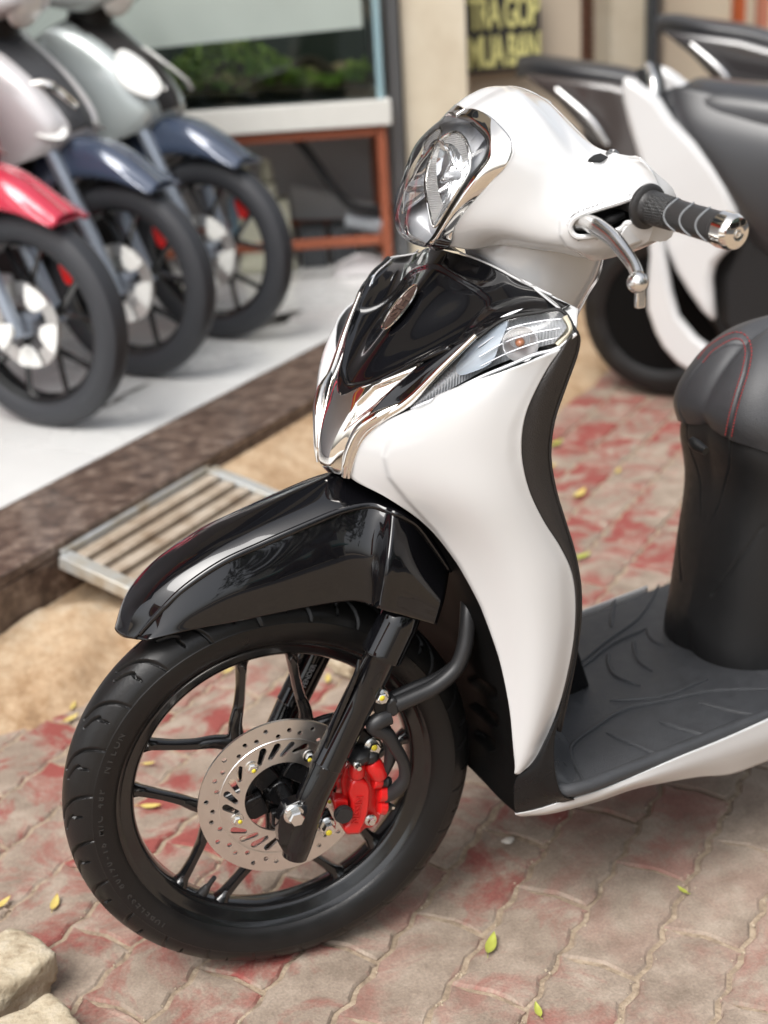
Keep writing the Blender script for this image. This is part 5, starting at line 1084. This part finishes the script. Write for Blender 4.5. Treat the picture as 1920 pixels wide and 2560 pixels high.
# ---- frame of reference for what the wheel stands on is z = 0; rear half of the machine is outside the picture
# ================================================================== PARKED SCOOTERS ON THE PLATFORM
HD = rad(43.2-90)
M_FSKY = mat('graphite_paint_sky_blue', (.055, .075, .120), .14, .2, 1.0, .02); M_REDP = mat('pearl_red_paint', (.55, .025, .06), .22, .1, 1.0, .03)  # blue of the reflected sky is put into the graphite mudguards' base colour
M_SILV = mat('silver_green_paint', (.52, .57, .56), .26, .25, .8, .03); M_PINKW = mat('warm_silver_white_paint', (.68, .66, .66), .28, .15, .8, .03); M_FORKS = mat('silver_fork_paint', (.34, .38, .44), .3, .6, .3)
M_LAMP = mat('white_lamp_lens', (.88, .88, .84), .15, 0, 1.0); M_TYREG = mat('grey_black_tyre', (.035, .037, .042), .55)
def front_scooter(e1, e2, parts, label, paint, fender, dark, lamp):
    o_ = EE(e1, e2); f = Frame((o_[0], o_[1]), HD); R = .27
    def L(x, y, z): return f.L(x, y, z+PZ)
    S_ = empty('scooter', tuple(L(0, 0, 0)), label, 'scooter', 'scooters parked on the tiled platform')
    hub = L(0, 0, R); ax = f.n; ax0 = np.array(ax)
    ty = [(-.030, .205), (-.036, .215), (-.040, .23), (-.038, .245), (-.026, .263), (0, R), (.026, .263), (.038, .245), (.040, .23), (.036, .215), (.030, .205)]
    T = lathe('tyre', ty, hub, ax, M_TYREG, S_, 72)
    RM = lathe('rim', [(-.028, .20), (-.03, .208), (-.024, .206), (-.02, .192), (0, .184), (.02, .192), (.024, .206), (.03, .208), (.028, .20)], hub, ax, M_RIM, S_, 64)
    u, v = f.a, AX[2]
    for k in range(5):
        a = rad(20+72*k)
        for sg in (-1, 1):
            P_ = [hub+(u*math.cos(a+sg*q)+v*math.sin(a+sg*q))*r for q, r in ((.0, .03), (.06, .09), (.20, .13), (.30, .19))]; tube('spoke', P_, [.011, .009, .007, .008], M_RIM, RM, 6, 8)
    lathe('hub', [(-.05, 0), (-.05, .03), (.05, .03), (.05, 0)], hub, ax, M_FORKS, S_, 24)
    DK = lathe('brake_disc', [(-.038, .07), (-.041, .07), (-.041, .108), (-.038, .108)], hub, ax, M_STEEL, S_, 48, True)
    for k in range(5):                                  # bright cut-outs of the polished disc carrier, seen between the spokes
        a = rad(56+72*k); c = hub+u*math.cos(a)*.078+v*math.sin(a)*.078-ax*.044
        lp = [c+(u*math.cos(a)+v*math.sin(a))*x+(-u*math.sin(a)+v*math.cos(a))*y for x, y in ((-.026, -.014), (0, -.031), (.022, -.036), (.026, 0), (.022, .036), (0, .031), (-.026, .014))]
        prism('disc_plate', lp, -ax*.004, M_LAMP, DK, .0015, 18)
    lathe('axle_nut', [(0, .018), (.012, .017), (.014, 0)], L(.0, -.098, R), -ax, M_LAMP, S_, 18)
    CP = prism('brake_caliper', [L(x, .03, z) for x, z in ((.065, .40), (.085, .455), (.115, .445), (.125, .39), (.105, .35), (.08, .36))], ax*.03, M_RED, S_, .006)
    for sg in (-1, 1): tube('fork_leg', [L(.012, .075*sg, R-.02), L(-.05, .075*sg, .40), L(-.15, .075*sg, .62)], [.018, .020, .021], M_FORKS, S_, 14, 8)
    prof = [(-.24, .60), (-.19, .632), (-.12, .645), (-.03, .632), (.045, .60), (.10, .565), (.152, .527)]; low_ = [(-.24, .48), (-.18, .52), (-.10, .548), (-.02, .552), (.05, .545), (.10, .532), (.149, .519)]
    rows = [[L(a[0], 0, a[1]+.012), L(a[0], -.035, a[1]+.008), L(a[0]*.97, -.058, a[1]-.012), L((a[0]+b[0])/2, -.066, (a[1]+b[1])/2), L(b[0], -.062, b[1])] for a, b in zip(prof, low_)]
    rows = [r+[f.mir(p) for p in r[-2::-1]] for r in rows]
    loft3('front_mudguard', rows, fender, S_, L(-.05, 0, .3), 40, 24, .003)
    rows = [[L(.255*math.cos(a)*1.12, y, R+.255*1.12*math.sin(a)) for y in (-.05, -.03, .03, .05)] for a in np.linspace(rad(64), rad(125), 14)]
    loft3('mudguard_liner', rows, M_PLAS, S_, hub, 30, 10, .003)
    if parts == 'wheel': pass
    C = [(-.36, .945), (-.26, .878), (-.17, .805), (-.105, .725), (-.085, .675), (-.115, .625)]; Mdl = [(-.37, .93), (-.28, .86), (-.20, .785), (-.145, .705), (-.14, .655), (-.165, .615)]; Ed = [(-.40, .90), (-.385, .83), (-.345, .745), (-.325, .67), (-.315, .62), (-.285, .575)]
    Lw = [(-.41, .86), (-.415, .77), (-.385, .69), (-.37, .62), (-.37, .565), (-.33, .545)]
    half = [[L(c[0], 0, c[1]), L((c[0]+m_[0])/2+.008, -.05, (c[1]+m_[1])/2), L(m_[0]+.006, -.105, m_[1]), L(e[0], -.165, e[1]), L(w2[0]-.03, -.185, w2[1])] for c, m_, e, w2 in zip(C, Mdl, Ed, Lw)]
    loft3('leg_shield', [r+[f.mir(p) for p in r[-2::-1]] for r in half], paint, S_, L(-.45, 0, .75), 40, 40, .003)
    rows = [[L(c[0]+.006, 0, c[1]+.004), L((c[0]+m_[0])/2+.014, -.045, (c[1]+m_[1])/2+.003), L(m_[0]+.012, -.085*k, m_[1]+.002)] for c, m_, k in list(zip(C, Mdl, (1.1, 1.05, .9, .55, .2, .1)))[:5]]
    loft3('front_cover', [r+[f.mir(p) for p in r[-2::-1]] for r in rows], dark, S_, L(-.45, 0, .75), 24, 24, .004)
    for sg in (-1, 1):                                   # slanted indicator lamps in the nose
        pl = [(-.235, .052, .838), (-.165, .040, .800), (-.098, .062, .742), (-.105, .098, .708), (-.160, .130, .735), (-.205, .120, .785)] if lamp == 'big' else [(-.165, .075, .690), (-.120, .065, .672), (-.115, .090, .650), (-.150, .115, .655), (-.185, .112, .672)]
        prism('front_lamp', [L(x+.012, y*sg, z+.004) for x, y, z in pl], f.a*.012+AX[2]*.004, M_LAMP, S_, .004, 24)
    tube('shield_trim', [L(-.20, -.080, .795), L(-.15, -.05, .79), L(-.098, -.012, .73)], [.008, .012, .008], M_CHROME, S_, 8, 12)
    # handlebar
    hb = [[L(x, y, z) for x, y, z in ((-.30, 0, .96), (-.27, -.05, .955), (-.30, -.11, .95), (-.40, -.19, .985), (-.43, -.22, 1.0))], [L(x, y, z) for x, y, z in ((-.22, 0, .99), (-.21, -.06, .99), (-.25, -.12, .99), (-.38, -.19, 1.0), (-.43, -.22, 1.01))],
          [L(x, y, z) for x, y, z in ((-.25, 0, 1.07), (-.25, -.06, 1.06), (-.29, -.12, 1.05), (-.40, -.19, 1.03), (-.44, -.22, 1.025))], [L(x, y, z) for x, y, z in ((-.36, 0, 1.10), (-.36, -.07, 1.09), (-.39, -.13, 1.07), (-.45, -.19, 1.035), (-.46, -.22, 1.025))], [L(x, y, z) for x, y, z in ((-.44, 0, 1.03), (-.44, -.07, 1.03), (-.45, -.13, 1.02), (-.47, -.19, 1.01), (-.47, -.22, 1.01))]]
    loft3('handlebar_cowl', [r[::-1]+[f.mir(p) for p in r[1:]] for r in hb], paint, S_, L(-.4, 0, 1.0), 30, 40, .003)
    V, F = latheVF([(.03*math.sin(q), .075*math.cos(q)) for q in np.linspace(0, PI/2, 7)], L(-.235, 0, 1.0), f.a*.9-AX[2]*.3, 28); mesh('headlight', V, F, M_LAMP, S_, True)
    tube('steering_neck', [L(-.36, 0, .90), L(-.34, 0, .97)], [.07, .06], M_DARK, S_, 16, 4)
    for sg in (-1, 1): tube('grip', [L(-.45, .22*sg, 1.015), L(-.49, .34*sg, 1.01)], .018, M_GRIP, S_, 12, 6)
    tube('brake_lever', [L(-.40, -.20, 1.0), L(-.40, -.27, .985), L(-.43, -.33, .98)], .007, M_ALU, S_, 8, 10)
    # rider's side, floor, seat, tail
    rows = [[L(w2[0]-.03, -.185, w2[1]), L(w2[0]-.07, -.10, w2[1]+.01), L(w2[0]-.08, 0, w2[1]+.01)] for w2 in Lw]
    loft3('inner_shield', [r+[f.mir(p) for p in r[-2::-1]] for r in rows], M_INNER, S_, L(-.2, 0, .7), 20, 20, .003)
    prism('floor_board', [L(x, y, .30) for x, y in ((-.30, -.15), (-.30, .15), (-.80, .18), (-.80, -.18))], (0, 0, -.09), paint, S_, .01)
    prism('under_shield', [L(x, -.13, z) for x, z in ((-.26, .57), (-.34, .60), (-.40, .32), (-.30, .25), (-.24, .34))], ax*.26, M_DARK, S_, .01)
    rows = [[L(x, 0, z), L(x, -.10*k, z-.015), L(x, -.14*k, z-.06), L(x, -.13*k, z-.12)] for x, z, k in ((-.74, .72, .6), (-.80, .77, .85), (-1.0, .79, 1), (-1.25, .82, 1), (-1.5, .84, .8), (-1.6, .83, .4))]
    loft3('seat', [r[::-1]+[f.mir(p) for p in r[1:]] for r in rows], M_SEAT, S_, L(-1.1, 0, .6), 30, 24, .003)
    rows = [[L(x, -.12*k, zt_), L(x, -.16*k, (zt_+zb_)/2), L(x, -.13*k, zb_)] for x, zt_, zb_, k in ((-.76, .68, .28, .6), (-.90, .70, .33, 1), (-1.2, .73, .45, 1.05), (-1.5, .76, .58, .9), (-1.72, .79, .70, .4))]
    for mi in (0, 1): loft3('side_cover', [[f.mir(p) for p in r] if mi else r for r in rows], paint, S_, L(-1.1, 0, .6), 24, 12, .003)
    h2 = L(-1.27, 0, R); lathe('rear_tyre', ty, h2, ax, M_TYREG, S_, 48); lathe('rear_rim', [(-.03, .03), (-.03, .205), (.03, .205), (.03, .03)], h2, ax, M_RIM, S_, 32, True)
    return S_
front_scooter(2.125, 1.522, 'all', 'silver green scooter with graphite mudguard tinted sky blue, farthest of the three parked on the tiles', M_SILV, M_FSKY, M_INNER, 'big')
front_scooter(1.715, 1.515, 'all', 'warm white scooter with graphite mudguard tinted sky blue and dark grille, middle of the tiled row', M_PINKW, M_FSKY, M_SEAT, 'small')
front_scooter(1.275, 1.470, 'all', 'scooter with a bright red mudguard cut off by the left edge', M_REDP, M_REDP, M_INNER, 'small')
# badge on the middle one, gold plate on the far one
# ================================================================== SCOOTERS BEHIND, ON THE RIGHT
def rear_scooter(org, paint, body, label, white=True):
    f = Frame((org[0], org[1]), HD); S_ = empty('scooter', (org[0], org[1], 0), label, 'scooter', 'scooters parked beyond the foreground scooter')
    def L(x, y, z): return f.L(x, y, z)
    R = .255; hub = L(0, 0, R); ty = [(-.045, .17), (-.052, .19), (-.055, .21), (-.045, .235), (0, R), (.045, .235), (.055, .21), (.052, .19), (.045, .17)]
    lathe('rear_tyre', ty, hub, f.n, M_RUB, S_, 56); lathe('rear_rim', [(-.04, .03), (-.04, .175), (.04, .175), (.04, .03)], hub, f.n, M_WELL, S_, 40, True)
    return f, L, S_
P0 = Zp(1662, 985, 0)
f, L, S_ = rear_scooter(P0, M_WHITE, None, 'white scooter with black seat and silver grab rail parked behind the handlebar')
def rp(l, y): return [f.P(a, b, y) for a, b in l]
wedge = [(1550, 190), (1580, 200), (1612, 225), (1644, 250), (1674, 299), (1730, 355), (1782, 418), (1815, 470), (1838, 520), (1843, 560), (1820, 625), (1785, 662), (1777, 700), (1780, 750), (1785, 813), (1750, 780), (1715, 730), (1685, 680), (1660, 620), (1640, 560), (1616, 470), (1590, 390), (1566, 310), (1552, 250)]
lowb = [(1600, 420), (1630, 500), (1648, 570), (1660, 640), (1675, 730), (1692, 792), (1736, 846), (1800, 895), (1860, 930), (1800, 950), (1740, 940), (1691, 911), (1655, 870), (1636, 835), (1616, 775), (1615, 720), (1622, 640), (1612, 520)]
for sg in (1, -1):
    mm = (lambda q: q) if sg > 0 else (lambda q: f.mir(q))
    prism('side_cover', [mm(q) for q in rp(wedge, -.17)], f.n*.05*sg, M_WHITE, S_, .018)
    prism('lower_cover', [mm(q) for q in rp(lowb, -.19)], f.n*.04*sg, M_WHITE, S_, .014)
    loft3('tail_panel', [[mm(f.P(*q)) for q in r] for r in ([(1652, 235, -.09), (1700, 215, -.10), (1800, 232, -.11), (2000, 262, -.11), (2220, 285, -.11)], [(1690, 305, -.135), (1740, 320, -.15), (1830, 345, -.16), (2000, 370, -.165), (2220, 390, -.165)], [(1740, 370, -.145), (1790, 420, -.165), (1870, 465, -.178), (2020, 480, -.18), (2220, 490, -.18)], [(1800, 460, -.14), (1850, 530, -.16), (1920, 575, -.17), (2050, 580, -.17), (2220, 585, -.17)], [(1845, 560, -.11), (1890, 615, -.12), (1960, 650, -.12), (2080, 655, -.12), (2220, 655, -.12)])], M_SEATG, S_, L(.4, 0, .4), 30, 24, .004)
prism('engine_cover', rp([(1500, 560), (1600, 480), (1700, 700), (1830, 900), (2000, 950), (2000, 640), (1850, 600), (1760, 640), (1650, 480), (1560, 420)], -.10), f.n*.2, M_DARK, S_, .02)
prism('under_seat_body', rp([(1760, 430), (1850, 570), (1790, 690), (1795, 820), (1880, 900), (2200, 930), (2200, 380), (1800, 330)], -.12), f.n*.24, M_PLAS, S_, .03)
st = [[(1690, 330, -.10), (1715, 245, -.09), (1730, 205, -.04), (1738, 195, .02)], [(1750, 335, -.13), (1760, 250, -.12), (1768, 205, -.06), (1775, 192, .02)], [(1860, 345, -.145), (1860, 260, -.13), (1862, 215, -.07), (1868, 200, .02)], [(1990, 360, -.15), (1990, 275, -.135), (1990, 228, -.07), (1995, 212, .02)], [(2180, 375, -.15), (2180, 290, -.135), (2180, 245, -.07), (2185, 230, .02)]]
panel('seat', st, f, M_SEATG, S_, L(.4, 0, .5), 30, 20, None, .003)
tube('grab_rail', [f.P(1618, 165, -.05), f.P(1632, 200, -.10), f.P(1640, 250, -.12), f.P(1655, 300, -.12)], [.012, .014, .014, .012], M_ALU, S_, 12, 16)
prism('tail_lamp', rp([(1585, 175), (1600, 215), (1640, 300), (1620, 235), (1605, 170)], -.08), f.n*.16, M_DARK, S_, .006)
# dark scooters further along the row: long black seats, tails to the left
M_DKP = mat('dark_grey_gloss_paint', (.035, .032, .033), .2, 0, 1.0, .04); M_DKB = mat('brown_black_paint', (.05, .04, .037), .25, 0, .8, .06)
def dark_scooter(x0, y0, depth_pt, sc, label, paint):
    org = np.array([*depth_pt[:2], 0]); fr_, L_, S2 = rear_scooter(org, paint, None, label)
    def T(l, y): return [fr_.P(x0+a*sc, y0+b*sc, y) for a, b in l]
    rows = [[T([(a, b+60)], -.12*k)[0], T([(a, b+25)], -.12*k)[0], T([(a+4, b+4)], -.06*k)[0], T([(a+6, b)], .02)[0]] for a, b, k in ((0, 0, .25), (60, -6, .7), (160, 8, 1), (300, 30, 1), (430, 70, 1), (560, 92, 1))]
    loft3('seat', rows, M_SEATG, S2, L_(.5, 0, .4), 30, 14, .003)
    for sg in (1, -1):
        mm = (lambda q: q) if sg > 0 else (lambda q: fr_.mir(q))
        prism('side_cover', [mm(q) for q in T([(10, 50), (120, 60), (260, 75), (420, 120), (600, 160), (600, 330), (430, 330), (300, 300), (220, 250), (110, 130)], -.15)], fr_.n*.05*sg, paint, S2, .02)
    prism('frame_cover', T([(150, 110), (620, 150), (620, 560), (300, 560), (230, 380)], -.11), fr_.n*.22, M_DARK, S2, .02)
    tube('grab_rail', [T([(110, 90)], -.17)[0], T([(200, 170)], -.18)[0], T([(250, 240)], -.18)[0]], [.008, .012, .008], M_ALU, S2, 10, 14)
dark_scooter(1290, 140, Zp(1700, 985, 0)+E1*.62, .92, 'dark scooter with long black seat just above the white handlebar cowl', M_DKB)
dark_scooter(1640, 38, Zp(1700, 985, 0)+E1*1.15, .80, 'dark grey scooter with black seat farthest away in the upper right corner', M_DKP)
# ================================================================== STONES, LEAVES
M_ROCK = mat('sandy_rough_stone', (.45, .38, .27), .9); noise_mix(M_ROCK, [(.3, (.30, .23, .15)), (.5, (.46, .39, .28)), (.75, (.56, .50, .40))], 30, 10, .7, 'geo'); add_bump(M_ROCK, 120, .8, .004, 8)
def rock(px_, py_, sx, sy, sz, rz, seed, label):
    c = Zp(px_, py_, 0); bm = bmesh.new(); bmesh.ops.create_cube(bm, size=2); bmesh.ops.subdivide_edges(bm, edges=bm.edges, cuts=13, use_grid_fill=True)
    V = []
    for v in bm.verts:
        p = np.array(v.co); q = p/np.power((np.abs(p)**9).sum(), 1/9); n_ = fbm(tuple(q*1.0+seed), 3); n2_ = fbm(tuple(q*4.2+seed*2), 5); q = q*(1+.15*n_+.035*n2_); a = rz
        q = q*np.array([sx, sy, sz]); q = np.array([q[0]*math.cos(a)-q[1]*math.sin(a), q[0]*math.sin(a)+q[1]*math.cos(a), q[2]]); V.append(q+np.array([0, 0, sz*.92]))
    F = [tuple(x.index for x in f.verts) for f in bm.faces]; bm.free(); o = mesh('stone', V, F, M_ROCK, None, True); o.location = c; tag(o, label, 'stone', 'rough stones in the lower left corner')
rock(8, 2500, .062, .048, .034, .5, 1.7, 'rough sandy stone block at the left edge, upper one of the two')
rock(85, 2620, .050, .036, .022, .3, 5.2, 'rough sandy stone block in the bottom left corner, lower one of the two')
def leafmat(name, c): return mat(name, c, .5, var=.25, vscale=60)
M_LY, M_LG = leafmat('yellow_leaf', (.55, .43, .13)), leafmat('yellow_green_leaf', (.36, .38, .07))
def leaf(px_, py_, ln, ang, mt, label, z=.003, curl=.25, wd=.42):
    c = Zp(px_, py_, z); n = 9; V = []
    for i in range(n):
        t = i/(n-1); w_ = ln*wd*math.sin(PI*min(1, t*1.02))**.75*(1-.35*t)+.0004
        for k in (-1, 0, 1): x, y = (t-.5)*ln, k*w_/2; V.append(np.array([x*math.cos(ang)-y*math.sin(ang), x*math.sin(ang)+y*math.cos(ang), .0015+curl*ln*(t-.4)**2+abs(k)*.12*ln*(.4+.5*t)]))
    b = np.array([-.5*ln*math.cos(ang), -.5*ln*math.sin(ang), .002])
    F = gridF(n, 3); o = mesh('fallen_leaf', V, F, mt, None, True); o.location = c
    tv, tf = tubeVF([V[1], V[1]+np.array([-.22*ln*math.cos(ang+.2), -.22*ln*math.sin(ang+.2), .002])], [.0007, .0005], 5); mesh('leaf_stalk', [q+c for q in tv], tf, mt, o)
    tag(o, label, 'leaf', 'fallen leaves on the paving')
for a in ((1228, 2366, .042, .95, M_LG, 'yellow green leaf on the joint below the scooter floor, curled up at one end'), (1706, 2229, .020, 1.9, M_LG, 'small green leaf in a paver joint near the right edge'), (138, 2262, .034, 1.2, M_LY, 'pale yellow leaf left of the front tyre'),
          (377, 2020, .036, -.5, M_LY, 'yellow leaf seen through the lower left spokes of the front wheel'), (372, 1912, .022, -.3, M_LY, 'small yellow leaf seen through the spokes above the other one'), (1345, 2530, .026, 1.4, M_LG, 'yellow leaf at the bottom edge in a paver joint'),
          (178, 1800, .035, .4, M_LY, 'blurred yellow leaf by the concrete left of the tyre'), (183, 1768, .025, 1.1, M_LY, 'small blurred leaf touching the foot of the concrete ramp'), (1390, 1112, .05, .3, M_LG, 'green leaf on the paving just right of the leg shield'),
          (1450, 1238, .055, .6, M_LY, 'yellow leaf on the paving between leg shield and seat'), (1375, 1170, .04, .2, M_LY, 'yellow leaf close behind the edge of the leg shield'), (1420, 880, .04, .9, M_LY, 'yellow leaf beyond the upper edge of the leg shield'), (1455, 1395, .045, .1, M_LG, 'leaf at the far edge of the floor board'), (1545, 1180, .03, .8, M_LY, 'small leaf on the joint left of the seat'),
          (8, 2262, .03, .6, M_LY, 'yellow leaf cut by the left edge of the picture'), (570, 1680, .03, .4, M_LY, 'leaf seen through the top of the front wheel, on the sandy concrete'), (820, 1700, .03, 1.2, M_LY, 'leaf seen between the fork and the spokes')): leaf(*a)
o = mesh('plaster_chip', *(lambda VF: ([v*(1+.28*fbm(tuple(v*260), 3))*np.array([1.15, .8, 1]) for v in VF[0]], VF[1]))(latheVF([(.0045*math.sin(q), .009*math.cos(q)) for q in np.linspace(0, PI/2, 6)], np.zeros(3), AX[2], 14)), mat('white_chip', (.62, .58, .52), .8)); o.location = Zp(1270, 2102, .001); tag(o, 'white chip of plaster lying on a paver right of the front wheel', 'chip')
V, F = [], []
for k in range(2600):                                         # grit swept into the joints
    j = rng.integers(-9, 14); along = rng.random() < .62; u = rng.uniform(-.9, 2.2)
    c = EE(u, V0+PW*j+rng.normal(0, .006), -.004+.004*rng.random()); x, y, z = pix(c)
    if not (-20 < x < 1940 and 1600 < y < 2600): continue
    s_ = rng.uniform(.0008, .0026); i = len(V); V += [c+np.array([s_, 0, 0]), c+np.array([-s_*.6, s_, 0]), c+np.array([-s_*.5, -s_, 0]), c+np.array([0, 0, s_*1.2])]; F += [(i, i+1, i+3), (i+1, i+2, i+3), (i+2, i, i+3)]
tag(mesh('grit', V, F, mat('pale_grit', (.50, .42, .31), .9, var=.3, vscale=200), None, False), 'loose pale grit lying in the joints between the pavers', 'grit', kind='stuff')

for a in ((905, 1672, .05, .03, .028, .3, 8.1, 'pale smooth stone seen through the upper spokes behind the fork'), (850, 1640, .05, .03, .022, .9, 3.3, 'pale flat stone behind the upper rim of the front wheel')):
    rock(*a)
